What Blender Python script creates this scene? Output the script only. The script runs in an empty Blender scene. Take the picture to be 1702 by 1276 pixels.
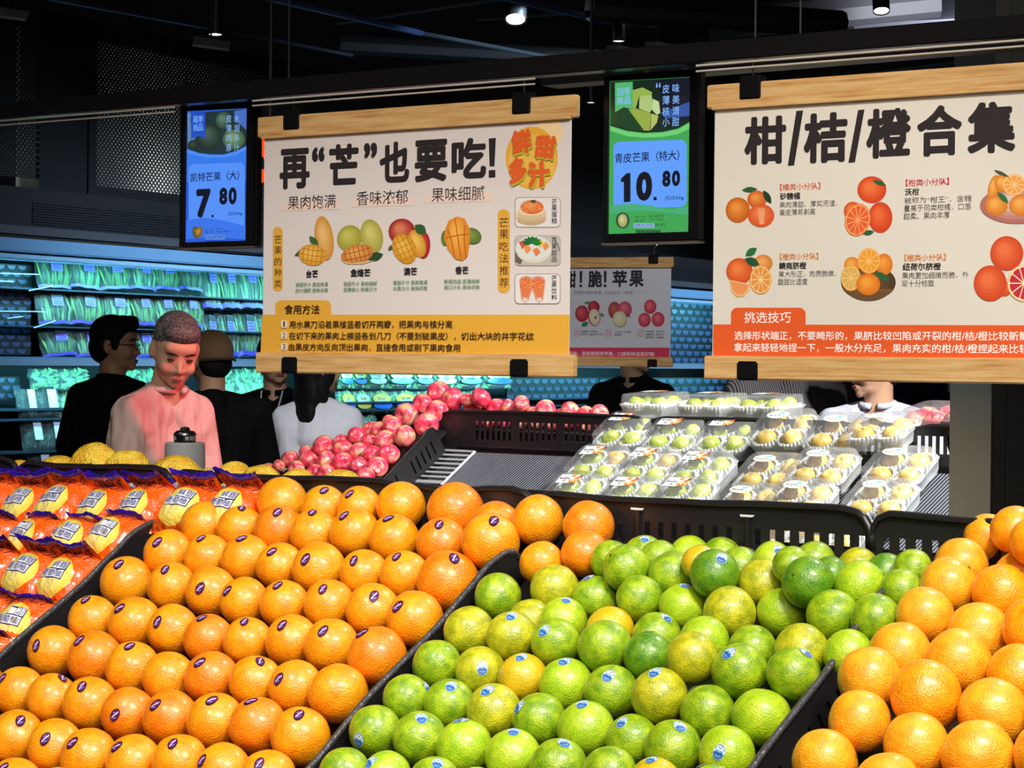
import bpy, bmesh, math, random
import numpy as np
from mathutils import Vector, Matrix, Quaternion, noise
random.seed(7)
S = bpy.context.scene
COL = S.collection
# ---------------------------------------------------------------- camera
FPX = 3800.0
PIT = math.atan(38 / FPX); ROLL = 0.010
CAMP = Vector((0, 0, 1.6))
fw = Vector((0, math.cos(PIT), -math.sin(PIT)))
_r = Vector((1, 0, 0)); _u = _r.cross(fw)
CR = math.cos(ROLL) * _r + math.sin(ROLL) * _u
CU = -math.sin(ROLL) * _r + math.cos(ROLL) * _u
cam = bpy.data.cameras.new('camera'); cam.sensor_width = 36; cam.lens = FPX / 1702 * 36
cam.clip_start = .05; cam.clip_end = 100
co = bpy.data.objects.new('camera', cam); COL.objects.link(co)
co.matrix_world = Matrix((( CR.x, CU.x, -fw.x, 0), (CR.y, CU.y, -fw.y, 0), (CR.z, CU.z, -fw.z, 1.6), (0, 0, 0, 1)))
S.camera = co
# ---------------------------------------------------------------- look, world, lamps
S.view_settings.view_transform = 'Standard'; S.view_settings.look = 'None'
S.view_settings.exposure = 0; S.view_settings.gamma = 1; S.view_settings.use_curve_mapping = False
S.cycles.max_bounces = 8; S.cycles.transparent_max_bounces = 24; S.cycles.caustics_reflective = False; S.cycles.caustics_refractive = False
S.cycles.sample_clamp_indirect = 4
W = bpy.data.worlds.new('world'); S.world = W; W.use_nodes = True
W.node_tree.nodes['Background'].inputs[0].default_value = (.8, .85, 1, 1)
W.node_tree.nodes['Background'].inputs[1].default_value = .03
def lamp(kind, loc, tgt, energy, color=(1, 1, 1), size=.1, sy=None, angle=60, blend=.4, name='lamp', spread=0):
    l = bpy.data.lights.new(name, kind); l.energy = energy; l.color = color
    if kind == 'AREA':
        l.size = size
        if spread: l.spread = math.radians(spread)
        if sy: l.shape = 'RECTANGLE'; l.size_y = sy
    else: l.shadow_soft_size = size
    if kind == 'SPOT': l.spot_size = math.radians(angle); l.spot_blend = blend
    o = bpy.data.objects.new(name, l); COL.objects.link(o); o.location = loc
    if tgt is not None: o.rotation_euler = (Vector(tgt) - Vector(loc)).to_track_quat('-Z', 'Y').to_euler()
    return o
KEY = 1.2
lamp('SPOT', (.55, 1.1, 3.5), (-.2, 3.4, 1.2), 250 * KEY, (1, .95, .86), .20, angle=55, name='track_or_fill_light')
lamp('SPOT', (-1.2, 1.6, 3.5), (-.9, 3.7, 1.2), 160 * KEY, (1, .95, .86), .20, angle=52, name='track_or_fill_light')
lamp('SPOT', (1.3, .9, 3.5), (.6, 2.9, 1.2), 175 * KEY, (1, .95, .86), .20, angle=55, name='track_or_fill_light')
lamp('SPOT', (1.6, 4.4, 3.6), (.2, 3.3, 1.2), 90 * KEY, (1, .96, .9), .12, angle=60, name='track_or_fill_light')
lamp('SPOT', (-.7, 4.0, 3.4), (-1.0, 7.3, 1.4), 75, (1, .96, .92), .15, angle=32, name='track_or_fill_light')  # added fill spot, brightens the bag roll and the people's fronts
lamp('AREA', (0, -.3, 3.4), (0, 4, 1.5), 75, (1, .92, .84), 2.5, name='overhead_fill')  # added general fill from overhead, no fixture behind it
lamp('SPOT', (2.4, 5.3, 3.6), (1.1, 7.3, 1.3), 1100 * KEY, (1, .98, .95), .10, angle=42, name='track_or_fill_light')
lamp('SPOT', (.4, 5.6, 3.6), (-.15, 8.0, 1.3), 250 * KEY, (1, .97, .95), .10, angle=42, name='track_or_fill_light')
lamp('SPOT', (.9, 6.3, 2.25), (-1.06, 7.85, 1.50), 230, (1, .07, .09), .02, angle=13, blend=.12, name='red_lamp_light')
lamp('SPOT', (-.3, 7.2, 3.5), (-.86, 10.1, 1.35), 150, (.92, .95, 1), .08, angle=15, name='track_or_fill_light')  # fill spot added to brighten the woman in white
lamp('SPOT', (-2.2, 5.6, 3.6), (-1.2, 7.4, 1.4), 80, (1, .95, .9), .10, angle=50, name='track_or_fill_light')
lamp('SPOT', (1.2, 6.6, 3.4), (.5, 9.6, 1.75), 160, (.95, .97, 1), .1, angle=24, name='track_or_fill_light')  # extra spot added to lift the dim apple poster
# ---------------------------------------------------------------- pixel <-> space helpers (1702 x 1276)
def ray(x, y): return fw + CR * ((x - 851) / FPX) - CU * ((y - 638) / FPX)
def at(x, y, Y):
    d = ray(x, y); return CAMP + d * (Y / d.y)
def hit(x, y, P, N):
    d = ray(x, y); return CAMP + d * ((P - CAMP).dot(N) / d.dot(N))
def frame(X, Y, Z, O):
    return Matrix(((X.x, Y.x, Z.x, O.x), (X.y, Y.y, Z.y, O.y), (X.z, Y.z, Z.z, O.z), (0, 0, 0, 1)))
A_ = math.radians(41.1); T_ = math.radians(33)
UX = Vector((math.cos(A_), -math.sin(A_), 0)); HX = Vector((math.sin(A_), math.cos(A_), 0))
VX = HX * math.cos(T_) + Vector((0, 0, 1)) * math.sin(T_); NX = UX.cross(VX)
def srgb(r, g, b, a=1):
    f = lambda c: c / 12.92 if c <= .04045 else ((c + .055) / 1.055) ** 2.4
    return (f(r / 255), f(g / 255), f(b / 255), a)
# ---------------------------------------------------------------- objects
def link(name, me, mat=None, parent=None, M=None, kind=None, label=None):
    o = bpy.data.objects.new(name, me); COL.objects.link(o)
    if mat is not None and me is not None:
        me.materials.clear(); me.materials.append(mat)
    if parent is not None: o.parent = parent
    if M is not None: o.matrix_local = M
    if kind: o['kind'] = kind
    if label: o['label'] = label
    return o
def tag(o, label, cat, group=None):
    o['label'] = label; o['category'] = cat
    if group: o['group'] = group
    return o
def thing(name, label, cat, M=None, group=None):
    o = bpy.data.objects.new(name, None); COL.objects.link(o); o.empty_display_size = .05
    if M is not None: o.matrix_world = M
    return tag(o, label, cat, group)
def mesh(name, vs, fs, smooth=False):
    m = bpy.data.meshes.new(name); m.from_pydata([tuple(v) for v in vs], [], fs); m.validate()
    if smooth: m.shade_smooth()
    return m
class G:
    """collects simple solids into one mesh"""
    def __init__(s): s.v = []; s.f = []
    def add(s, vs, fs):
        b = len(s.v); s.v += [tuple(v) for v in vs]; s.f += [tuple(b + i for i in f) for f in fs]; return s
    def box(s, x0, x1, y0, y1, z0, z1):
        return s.add([(x, y, z) for x in (x0, x1) for y in (y0, y1) for z in (z0, z1)],
                     [(0, 1, 3, 2), (4, 6, 7, 5), (0, 4, 5, 1), (2, 3, 7, 6), (0, 2, 6, 4), (1, 5, 7, 3)])
    def hexa(s, p): return s.add(p, [(0, 1, 3, 2), (4, 6, 7, 5), (0, 4, 5, 1), (2, 3, 7, 6), (0, 2, 6, 4), (1, 5, 7, 3)])
    def tube(s, pts, r, n=8, r2=None, closed=False):
        pts = [Vector(p) for p in pts]; R = []; prev = None
        for i, p in enumerate(pts):
            t = (pts[min(i + 1, len(pts) - 1)] - pts[max(i - 1, 0)]).normalized()
            a = t.orthogonal().normalized() if prev is None else (prev - t * prev.dot(t)).normalized()
            prev = a; b = t.cross(a); rr = r[i] if isinstance(r, (list, tuple)) else r
            R.append([p + a * rr * math.cos(2 * math.pi * k / n) + b * (r2 or 1) * rr * math.sin(2 * math.pi * k / n) for k in range(n)])
        vs = [q for ring in R for q in ring]; fs = []
        for i in range(len(pts) - 1):
            for k in range(n): fs.append((i * n + k, i * n + (k + 1) % n, (i + 1) * n + (k + 1) % n, (i + 1) * n + k))
        fs.append(tuple(range(n - 1, -1, -1))); fs.append(tuple((len(pts) - 1) * n + k for k in range(n)))
        return s.add(vs, fs)
    def lathe(s, prof, n=24, M=None):
        vs = []; fs = []
        for r, z in prof:
            for k in range(n):
                v = Vector((r * math.cos(2 * math.pi * k / n), r * math.sin(2 * math.pi * k / n), z)); vs.append(M @ v if M else v)
        for i in range(len(prof) - 1):
            for k in range(n): fs.append((i * n + k, i * n + (k + 1) % n, (i + 1) * n + (k + 1) % n, (i + 1) * n + k))
        return s.add(vs, fs)
    def ell(s, c, r, R=None, n=14, m=9):
        vs = []; fs = []; c = Vector(c)
        for i in range(m + 1):
            th = math.pi * i / m
            for k in range(n):
                ph = 2 * math.pi * k / n
                v = Vector((r[0] * math.sin(th) * math.cos(ph), r[1] * math.sin(th) * math.sin(ph), r[2] * math.cos(th)))
                vs.append(c + (R @ v if R else v))
        for i in range(m):
            for k in range(n): fs.append((i * n + k, (i + 1) * n + k, (i + 1) * n + (k + 1) % n, i * n + (k + 1) % n))
        return s.add(vs, fs)
    def cap(s, p0, r0, p1, r1, n=14, flat=1.0):
        """tapered capsule"""
        p0 = Vector(p0); p1 = Vector(p1); d = (p1 - p0); L = d.length; t = d / L if L > 1e-6 else Vector((0, 0, 1))
        a = t.orthogonal().normalized(); b = t.cross(a); vs = []; prof = []
        for i in range(5): th = math.pi / 2 * (1 - i / 4); prof.append((p0 - t * r0 * math.sin(th), max(r0 * math.cos(th), 1e-4)))
        for i in range(5): th = math.pi / 2 * (i / 4); prof.append((p1 + t * r1 * math.sin(th), max(r1 * math.cos(th), 1e-4)))
        for c, r in prof:
            for k in range(n): vs.append(c + a * r * math.cos(2 * math.pi * k / n) + b * r * math.sin(2 * math.pi * k / n))
        fs = []
        for i in range(len(prof) - 1):
            for k in range(n): fs.append((i * n + k, i * n + (k + 1) % n, (i + 1) * n + (k + 1) % n, (i + 1) * n + k))
        fs.append(tuple(range(n - 1, -1, -1))); fs.append(tuple((len(prof) - 1) * n + k for k in range(n)))
        return s.add(vs, fs)
    def mesh(s, name='part', smooth=False): return mesh(name, s.v, s.f, smooth)
def bevel(me, w, seg=2):
    bm = bmesh.new(); bm.from_mesh(me); bmesh.ops.recalc_face_normals(bm, faces=bm.faces)
    bmesh.ops.bevel(bm, geom=bm.edges[:], offset=w, segments=seg, affect='EDGES', clamp_overlap=True)
    bm.to_mesh(me); bm.free(); return me
# ---------------------------------------------------------------- materials
def mat(name, col, rough=.5, metal=0, spec=.5, emit=None, es=0, alpha=1, coat=0, sheen=0):
    m = bpy.data.materials.new(name); m.use_nodes = True; b = m.node_tree.nodes['Principled BSDF']
    b.inputs['Base Color'].default_value = col; b.inputs['Roughness'].default_value = rough; b.inputs['Metallic'].default_value = metal
    b.inputs['Specular IOR Level'].default_value = spec; b.inputs['Alpha'].default_value = alpha; b.inputs['Coat Weight'].default_value = coat
    b.inputs['Sheen Weight'].default_value = sheen
    if emit: b.inputs['Emission Color'].default_value = emit; b.inputs['Emission Strength'].default_value = es
    return m
def nn(m, t, **k):
    n = m.node_tree.nodes.new(t)
    for a, v in k.items():
        if hasattr(n, a): setattr(n, a, v)
        else: n.inputs[a.replace('_', ' ')].default_value = v
    return n
def L(m, a, b): m.node_tree.links.new(a, b)
def bsdf(m): return m.node_tree.nodes['Principled BSDF']
def coords(m, scale=(1, 1, 1), rot=(0, 0, 0)):
    tc = nn(m, 'ShaderNodeTexCoord'); mp = nn(m, 'ShaderNodeMapping'); mp.inputs['Scale'].default_value = scale; mp.inputs['Rotation'].default_value = rot
    L(m, tc.outputs['Object'], mp.inputs['Vector']); return mp.outputs[0]
def ramp(m, src, stops):
    r = nn(m, 'ShaderNodeValToRGB'); e = r.color_ramp.elements
    while len(e) < len(stops): e.new(.5)
    for i, (p, c) in enumerate(stops): e[i].position = p; e[i].color = c
    L(m, src, r.inputs[0]); return r.outputs[0]
def bump(m, h, strength, dist=.01, prev=None):
    b = nn(m, 'ShaderNodeBump'); b.inputs['Strength'].default_value = strength; b.inputs['Distance'].default_value = dist
    L(m, h, b.inputs['Height'])
    if prev: L(m, prev, b.inputs['Normal'])
    return b.outputs[0]
def noisy(m, v, scale, detail=3, rough=.5):
    n = nn(m, 'ShaderNodeTexNoise'); n.inputs['Scale'].default_value = scale; n.inputs['Detail'].default_value = detail; n.inputs['Roughness'].default_value = rough
    L(m, v, n.inputs['Vector']); return n.outputs[0]
def peel(name, c1, c2, rough=.36, scale=1.0, b=.5, coat=.7, big=2.2):
    m = mat(name, c1, rough, coat=coat); m.node_tree.nodes['Principled BSDF'].inputs['Coat Roughness'].default_value = .27
    v = coords(m); oi = nn(m, 'ShaderNodeObjectInfo'); ad = nn(m, 'ShaderNodeVectorMath', operation='ADD')
    sc = nn(m, 'ShaderNodeVectorMath', operation='SCALE'); sc.inputs['Scale'].default_value = 40
    cx = nn(m, 'ShaderNodeCombineXYZ'); L(m, oi.outputs['Random'], cx.inputs[0]); L(m, oi.outputs['Random'], cx.inputs[1]); L(m, cx.outputs[0], sc.inputs[0])
    L(m, v, ad.inputs[0]); L(m, sc.outputs[0], ad.inputs[1]); v2 = ad.outputs[0]
    n1 = noisy(m, v2, big, 4, .6)
    c = ramp(m, n1, [(.36, c1), (.66, c2)]); L(m, c, bsdf(m).inputs['Base Color'])
    vo = nn(m, 'ShaderNodeTexVoronoi'); vo.inputs['Scale'].default_value = 17 * scale; L(m, v2, vo.inputs['Vector'])
    n2 = noisy(m, v2, 5 * scale, 3)
    p = bump(m, vo.outputs['Distance'], b * .45, .018); p = bump(m, n2, .10 * b, .05, p)
    L(m, p, bsdf(m).inputs['Normal']); return m
def colmat(name, rough=.5, emit=0):
    m = mat(name, (1, 1, 1, 1), rough); a = nn(m, 'ShaderNodeAttribute', attribute_name='Col')
    if emit:
        L(m, a.outputs['Color'], bsdf(m).inputs['Emission Color']); bsdf(m).inputs['Emission Strength'].default_value = emit
        bsdf(m).inputs['Base Color'].default_value = (.01, .01, .01, 1)
    else: L(m, a.outputs['Color'], bsdf(m).inputs['Base Color'])
    return m
def film(name, tint=(1, 1, 1, 1), gloss=.25, rough=.12, haze=.0, crinkle=(30, .6)):
    """thin clear plastic: mostly see-through, a little milky, sharp crinkled gloss"""
    m = bpy.data.materials.new(name); m.use_nodes = True; nt = m.node_tree; nt.nodes.clear()
    out = nn(m, 'ShaderNodeOutputMaterial'); tr = nn(m, 'ShaderNodeBsdfTransparent'); tr.inputs[0].default_value = tint
    gl = nn(m, 'ShaderNodeBsdfGlossy'); gl.inputs['Roughness'].default_value = rough
    df = nn(m, 'ShaderNodeBsdfDiffuse'); df.inputs[0].default_value = (.9, .93, .95, 1)
    fr = nn(m, 'ShaderNodeFresnel'); fr.inputs[0].default_value = 1.5
    mx1 = nn(m, 'ShaderNodeMixShader'); mx1.inputs[0].default_value = haze; L(m, tr.outputs[0], mx1.inputs[1]); L(m, df.outputs[0], mx1.inputs[2])
    ma = nn(m, 'ShaderNodeMath', operation='MULTIPLY_ADD'); ma.inputs[1].default_value = gloss; ma.inputs[2].default_value = .02; L(m, fr.outputs[0], ma.inputs[0])
    mx2 = nn(m, 'ShaderNodeMixShader'); L(m, ma.outputs[0], mx2.inputs[0]); L(m, mx1.outputs[0], mx2.inputs[1]); L(m, gl.outputs[0], mx2.inputs[2])
    v = coords(m); p = bump(m, noisy(m, v, crinkle[0], 4, .65), crinkle[1], .01)
    L(m, p, gl.inputs['Normal']); L(m, p, fr.inputs['Normal']); L(m, mx2.outputs[0], out.inputs[0]); return m
BLACK = mat('black_plastic', srgb(26, 24, 25), .38)
def _knurl():
    m = mat('crate_plastic', srgb(30, 28, 30), .36); v = coords(m)
    w = nn(m, 'ShaderNodeTexNoise'); w.inputs['Scale'].default_value = 90; L(m, v, w.inputs['Vector'])
    L(m, bump(m, w.outputs[0], .12, .004), bsdf(m).inputs['Normal']); return m
CRATE = _knurl()
def _beads():
    m = mat('crate_rim', srgb(66, 66, 70), .42); v = coords(m); w = nn(m, 'ShaderNodeTexVoronoi'); w.inputs['Scale'].default_value = 150; L(m, v, w.inputs['Vector'])
    L(m, bump(m, w.outputs[0], .5, .003), bsdf(m).inputs['Normal']); return m
RIMM = _beads()
DARK = mat('dark_metal', srgb(20, 20, 22), .5, .3)
STEEL = mat('brushed_steel', srgb(190, 192, 195), .3, 1)
WHITE = mat('white_plastic', srgb(225, 225, 225), .4)
PRINT = colmat('print_ink', .55);
# ---------------------------------------------------------------- flat print (lettering, pictures)
_gl = {}
_fc = bpy.data.curves.new('letters', 'FONT'); _fo = bpy.data.objects.new('letters', _fc); COL.objects.link(_fo)
def ncopy(bold): return 1 if bold == 0 else (4 if bold < .02 else 8)
def glyphs(s, bold=0.0, res=3):
    """ink outline of a string, thickened by stacking shifted copies"""
    k = (s, bold, res)
    if k not in _gl:
        _fc.body = s; _fc.resolution_u = res
        dg = bpy.context.evaluated_depsgraph_get(); dg.update()
        m = bpy.data.meshes.new_from_object(_fo.evaluated_get(dg))
        v0 = [(v.co.x, v.co.y) for v in m.vertices]; f0 = [tuple(p.vertices) for p in m.polygons]; bpy.data.meshes.remove(m)
        vs, fs = [], []; n = 1 if bold == 0 else (4 if bold < .02 else 8)
        for q in range(n):
            a = 2 * math.pi * (q + .5) / n; dx, dy = (0, 0) if n == 1 else (bold * math.cos(a) * (1.2 if n == 8 else 1), bold * math.sin(a) * (1.2 if n == 8 else 1))
            if n == 8: dx = max(-bold, min(bold, dx)); dy = max(-bold, min(bold, dy))
            b = len(vs); vs += [(x + dx, y + dy) for x, y in v0]; fs += [tuple(b + i for i in f) for f in f0]
        x0 = min(v[0] for v in vs); x1 = max(v[0] for v in vs); y0 = min(v[1] for v in vs); y1 = max(v[1] for v in vs)
        _gl[k] = ([((x - x0) / (x1 - x0), (y - y0) / (y1 - y0)) for x, y in vs], fs)
    return _gl[k]
class Ink:
    """flat artwork on a plane: every shape one layer above the last; to2d turns photo pixels into plane metres"""
    def __init__(s, to2d, z0=.0003, dz=.000004): s.t = to2d; s.v = []; s.f = []; s.c = []; s.z = z0; s.dz = dz
    def raw(s, pts, fs, col, n=1):
        b = len(s.v); c = max(1, len(pts) // n); s.v += [(x, y, s.z + (k // c) * 4e-6) for k, (x, y) in enumerate(pts)]
        s.z += 4e-6 * (n - 1)
        for f in fs: s.f.append(tuple(b + i for i in f)); s.c.append(col)
        s.z += s.dz * .25
    def poly(s, px, col):
        s.z += s.dz; s.raw([s.t(*p) for p in px], [tuple(range(len(px)))], srgb(*col))
    def ell(s, cx, cy, rx, ry, col, rot=0, n=28, a0=0, a1=360):
        c, q = math.cos(math.radians(rot)), math.sin(math.radians(rot)); P = []
        full = a1 - a0 >= 360
        for i in range(n if full else n + 1):
            a = math.radians(a0 + (a1 - a0) * i / n); x, y = rx * math.cos(a), ry * math.sin(a); P.append((cx + x * c - y * q, cy + x * q + y * c))
        s.poly(P, col)
    def ball(s, cx, cy, rx, ry, col, hi, rot=0, lx=-.25, ly=-.3):
        for k in range(5):
            t = k / 4; f = 1 - .17 * k
            c = tuple(col[i] + (hi[i] - col[i]) * t for i in range(3))
            s.ell(cx + lx * rx * (1 - f), cy + ly * ry * (1 - f), rx * f, ry * f, c, rot)
    def slice(s, cx, cy, rx, ry, rot=0, rim=(250, 190, 90), flesh=(240, 140, 40), pith=(250, 215, 150), n=10):
        s.ell(cx, cy, rx, ry, rim, rot); s.ell(cx, cy, rx * .93, ry * .93, pith, rot)
        c, q = math.cos(math.radians(rot)), math.sin(math.radians(rot)); s.z += s.dz
        for i in range(n):
            a0 = 2 * math.pi * (i + .06) / n; a1 = 2 * math.pi * (i + .94) / n; P = []
            for r, a in ((.1, (a0 + a1) / 2), (.85, a0), (.87, (a0 * 2 + a1) / 3), (.87, (a0 + a1 * 2) / 3), (.85, a1)):
                x, y = rx * r * math.cos(a), ry * r * math.sin(a); P.append(s.t(cx + x * c - y * q, cy + x * q + y * c))
            s.raw(P, [(0, 1, 2, 3, 4)], srgb(*flesh))
    def line(s, pts, w, col):
        for (x0, y0), (x1, y1) in zip(pts, pts[1:]):
            d = math.hypot(x1 - x0, y1 - y0) or 1; a, b = -(y1 - y0) / d * w / 2, (x1 - x0) / d * w / 2
            s.poly([(x0 + a, y0 + b), (x1 + a, y1 + b), (x1 - a, y1 - b), (x0 - a, y0 - b)], col)
    def leaf(s, x0, y0, x1, y1, w, col=(50, 110, 55)):
        d = math.hypot(x1 - x0, y1 - y0); a, b = -(y1 - y0) / d, (x1 - x0) / d
        P = [(x0 + (x1 - x0) * t + a * w * math.sin(math.pi * t), y0 + (y1 - y0) * t + b * w * math.sin(math.pi * t)) for t in (0, .15, .35, .6, .8, 1)]
        P += [(x0 + (x1 - x0) * t - a * w * math.sin(math.pi * t), y0 + (y1 - y0) * t - b * w * math.sin(math.pi * t)) for t in (.8, .6, .35, .15)]
        s.poly(P, col)
    def rrect(s, x0, y0, x1, y1, r, col, sl=0, corners=(1, 1, 1, 1)):
        """rounded rectangle, sl = px drop of the right side"""
        P = []
        for k, (cx, cy, a) in enumerate(((x0 + r, y0 + r, 180), (x1 - r, y0 + r, 270), (x1 - r, y1 - r, 0), (x0 + r, y1 - r, 90))):
            if not corners[k]: P.append(((x0, x1, x1, x0)[k], (y0, y0, y1, y1)[k])); continue
            for i in range(5): q = math.radians(a + 90 * i / 4); P.append((cx + r * math.cos(q), cy + r * math.sin(q)))
        s.poly([(x, y + sl * (x - x0) / (x1 - x0)) for x, y in P], col)
    def text(s, st, xl, yc, xr, h, col, bold=0.0, slope=None):
        """one line of writing whose ink spans xl..xr, centred on height yc at its left end"""
        a = s.t(xl, yc - h / 2); b = s.t(xl, yc + h / 2); c = s.t(xr, yc); H = a[1] - b[1]; W_ = c[0] - a[0]
        vs, fs = glyphs(st, bold, 3 if len(st) < 3 else 1); s.z += s.dz
        s.raw([(a[0] + x * W_, b[1] + y * H) for x, y in vs], fs, srgb(*col), ncopy(bold))
    def glyph(s, ch, x0, y0, x1, y1, col, bold=.03, rot=0):
        """one character filling the box; y0,y1 top and bottom at its middle"""
        a = s.t((x0 + x1) / 2, y0); b = s.t((x0 + x1) / 2, y1); l = s.t(x0, (y0 + y1) / 2); r = s.t(x1, (y0 + y1) / 2)
        vs, fs = glyphs(ch, bold, 3); s.z += s.dz; cx, cy = (l[0] + r[0]) / 2, (a[1] + b[1]) / 2; w, h = r[0] - l[0], a[1] - b[1]
        c, q = math.cos(math.radians(rot)), math.sin(math.radians(rot)); P = []
        for x, y in vs: X, Y = (x - .5) * w, (y - .5) * h; P.append((cx + X * c - Y * q, cy + X * q + Y * c))
        s.raw(P, fs, srgb(*col), ncopy(bold))
    def build(s, name, m, parent=None, M=None):
        me = mesh(name, s.v, s.f); a = me.attributes.new('Col', 'FLOAT_COLOR', 'CORNER'); i = 0; buf = []
        if len(me.polygons) == len(s.c):
            for p, c in zip(me.polygons, s.c): buf += list(c) * p.loop_total
            a.data.foreach_set('color', buf)
        else: print('INK MISMATCH', name, len(me.polygons), len(s.c))
        return link(name, me, m, parent, M)
# ================================================================ room shell
def struct(name, me, m, M=None): return link(name, me, m, None, M, 'structure')
fl = mat('floor_tile', srgb(70, 68, 66), .25)
struct('floor', G().box(-9, 12, -3, 26, -.1, 0).mesh(), fl)
blk = mat('ceiling_black', srgb(12, 12, 14), .8)
struct('ceiling', G().box(-9, 12, -3, 26, 4.6, 4.7).mesh(), blk)
struct('wall_back', G().box(-9, 12, 25.8, 26, 0, 4.6).mesh(), blk)
struct('wall_right', G().box(11.8, 12, -3, 25.8, 0, 4.6).mesh(), blk)
struct('wall_front', G().box(-9, 12, -3.2, -3, 0, 4.6).mesh(), blk)
# cooler frame: x along the cooler (away, to the right), y up, z out into the aisle
CY_ = math.radians(29)
CD = Vector((math.sin(CY_), math.cos(CY_), 0)); CN = Vector((math.cos(CY_), -math.sin(CY_), 0)); ZU = Vector((0, 0, 1))
CA = at(0, 600, 10.8); CA.z = 0
CM = frame(CD, ZU, CN, CA)
def cl(x, y, w=0.0):
    p = hit(x, y, CA + CN * w, CN) - CA; return p.dot(CD), p.z
# left wall above and behind the cooler
WB = -.95
struct('wall_left', G().box(-4, 14, 0, 4.6, WB - .15, WB).mesh(), mat('wall_dark', srgb(24, 24, 25), .9), CM)
wallgrey = mat('lit_plenum', srgb(200, 205, 200), .9)
# perforated panels above the cooler, lit from behind
def perf():
    m = bpy.data.materials.new('perforated_metal'); m.use_nodes = True; m.node_tree.nodes.clear()
    out = nn(m, 'ShaderNodeOutputMaterial'); tr = nn(m, 'ShaderNodeBsdfTransparent'); b = nn(m, 'ShaderNodeBsdfPrincipled')
    b.inputs['Base Color'].default_value = srgb(22, 22, 24); b.inputs['Roughness'].default_value = .5
    tc = nn(m, 'ShaderNodeTexCoord'); sep = nn(m, 'ShaderNodeSeparateXYZ'); L(m, tc.outputs['Object'], sep.inputs[0])
    def mth(op, a, bb=None, c=None):
        n = nn(m, 'ShaderNodeMath', operation=op)
        for i, q in enumerate((a, bb, c)):
            if q is None: continue
            if isinstance(q, (int, float)): n.inputs[i].default_value = q
            else: L(m, q, n.inputs[i])
        return n.outputs[0]
    px, py = .030, .0145
    row = mth('FLOOR', mth('DIVIDE', sep.outputs[1], py)); odd = mth('MODULO', row, 2.0)
    fx = mth('SUBTRACT', mth('FRACT', mth('ADD', mth('DIVIDE', sep.outputs[0], px), mth('MULTIPLY', odd, .5))), .5)
    fy = mth('SUBTRACT', mth('FRACT', mth('DIVIDE', sep.outputs[1], py)), .5)
    r = mth('SQRT', mth('ADD', mth('POWER', mth('MULTIPLY', fx, px), 2.0), mth('POWER', mth('MULTIPLY', fy, py), 2.0)))
    hole = mth('LESS_THAN', r, .0052)
    mx = nn(m, 'ShaderNodeMixShader'); L(m, hole, mx.inputs[0]); L(m, b.outputs[0], mx.inputs[1]); L(m, tr.outputs[0], mx.inputs[2]); L(m, mx.outputs[0], out.inputs[0]); return m
PERF = perf()
PW = -.12
x1 = cl(140, 250, PW)[0]; x2 = cl(153, 250, PW)[0]; x3 = cl(305, 260, PW)[0] + .5
z0 = cl(150, 308, PW)[1]
pp = thing('perforated_panel', 'black perforated metal panel above the cooler, light shining through its holes', 'wall panel', CM)
link('perforated_sheet', G().box(x2, x3 + 3.2, z0, 3.3, PW, PW + .004).mesh(), PERF, pp)
link('backing_panel', G().box(x2, x3 + 3.2, z0, 3.3, PW - .5, PW - .48).mesh(), wallgrey, pp)
link('frame', G().box(x1, x2, z0 - .05, 3.3, PW - .1, PW + .03).box(x2, x3 + 3.2, z0 - .05, z0, PW - .1, PW + .03).mesh(), DARK, pp)
pp2 = thing('perforated_panel', 'black perforated metal panel at the far left edge of the picture', 'wall panel', CM)
xa = cl(-60, 250, PW)[0]; xb = cl(60, 250, PW)[0]
link('perforated_sheet', G().box(xa - 1, xb, z0, 3.3, PW, PW + .004).mesh(), PERF, pp2)
link('backing_panel', G().box(xa - 1, xb, z0, 3.3, PW - .5, PW - .48).mesh(), wallgrey, pp2)
link('frame', G().box(xb, x1 - .002, z0 - .05, 3.3, PW - .1, PW + .02).mesh(), DARK, pp2)
q = CM @ Vector((cl(310, 322, PW - .3)[0], cl(310, 322, PW - .3)[1], PW - .3)); lamp('POINT', q, None, 15, (.95, 1, .92), .03, name='plenum_light')
q = CM @ Vector((cl(-18, 300, PW)[0], z0 + .2, PW - .43)); lamp('POINT', q, None, 3, (.95, 1, .92), .03, name='plenum_light')
q = CM @ Vector((cl(705, 300, PW)[0], z0 + .5, PW - .4)); lamp('POINT', q, None, .15, (.7, .9, 1), .03, name='plenum_light')
# ---------------------------------------------------------------- multideck cooler
cool = thing('refrigerated_display', 'long open multideck refrigerated display with pale blue canopy and shelves of vegetables', 'cooler', CM)
ribm = mat('louvre_dark', srgb(34, 34, 40), .45, .2)
CLEN = 9.0; CX0 = -.9
zc_b = cl(0, 432, 0)[1]; zc_t = cl(0, 393, 0)[1]
link('fascia', G().box(CX0, CLEN, zc_t + .015, z0 - .055, -.06, -.03).mesh(), mat('fascia_dark', srgb(18, 18, 20), .5), cool)
g = G()
for k in range(9): g.box(.25, CLEN, zc_t + .075 + k * .0125, zc_t + .081 + k * .0125, -.03, -.022)
link('louvre', g.mesh(), ribm, cool, kind='stuff')
link('fascia_strip', G().box(CX0, CLEN, zc_t + .02, zc_t + .06, -.03, -.01).mesh(), mat('strip_grey', srgb(95, 95, 102), .35, .4), cool)
canm = mat('canopy_blue', srgb(120, 165, 205), .35, .1)
link('canopy', bevel(G().box(CX0, CLEN, zc_b + .045, zc_t, -.12, 0).mesh(), .006), canm, cool)
link('canopy_lip', bevel(G().box(CX0, CLEN, zc_b + .012, zc_b + .04, -.16, -.03).mesh(), .004), mat('lip_blue', srgb(150, 195, 225), .3), cool)
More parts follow.
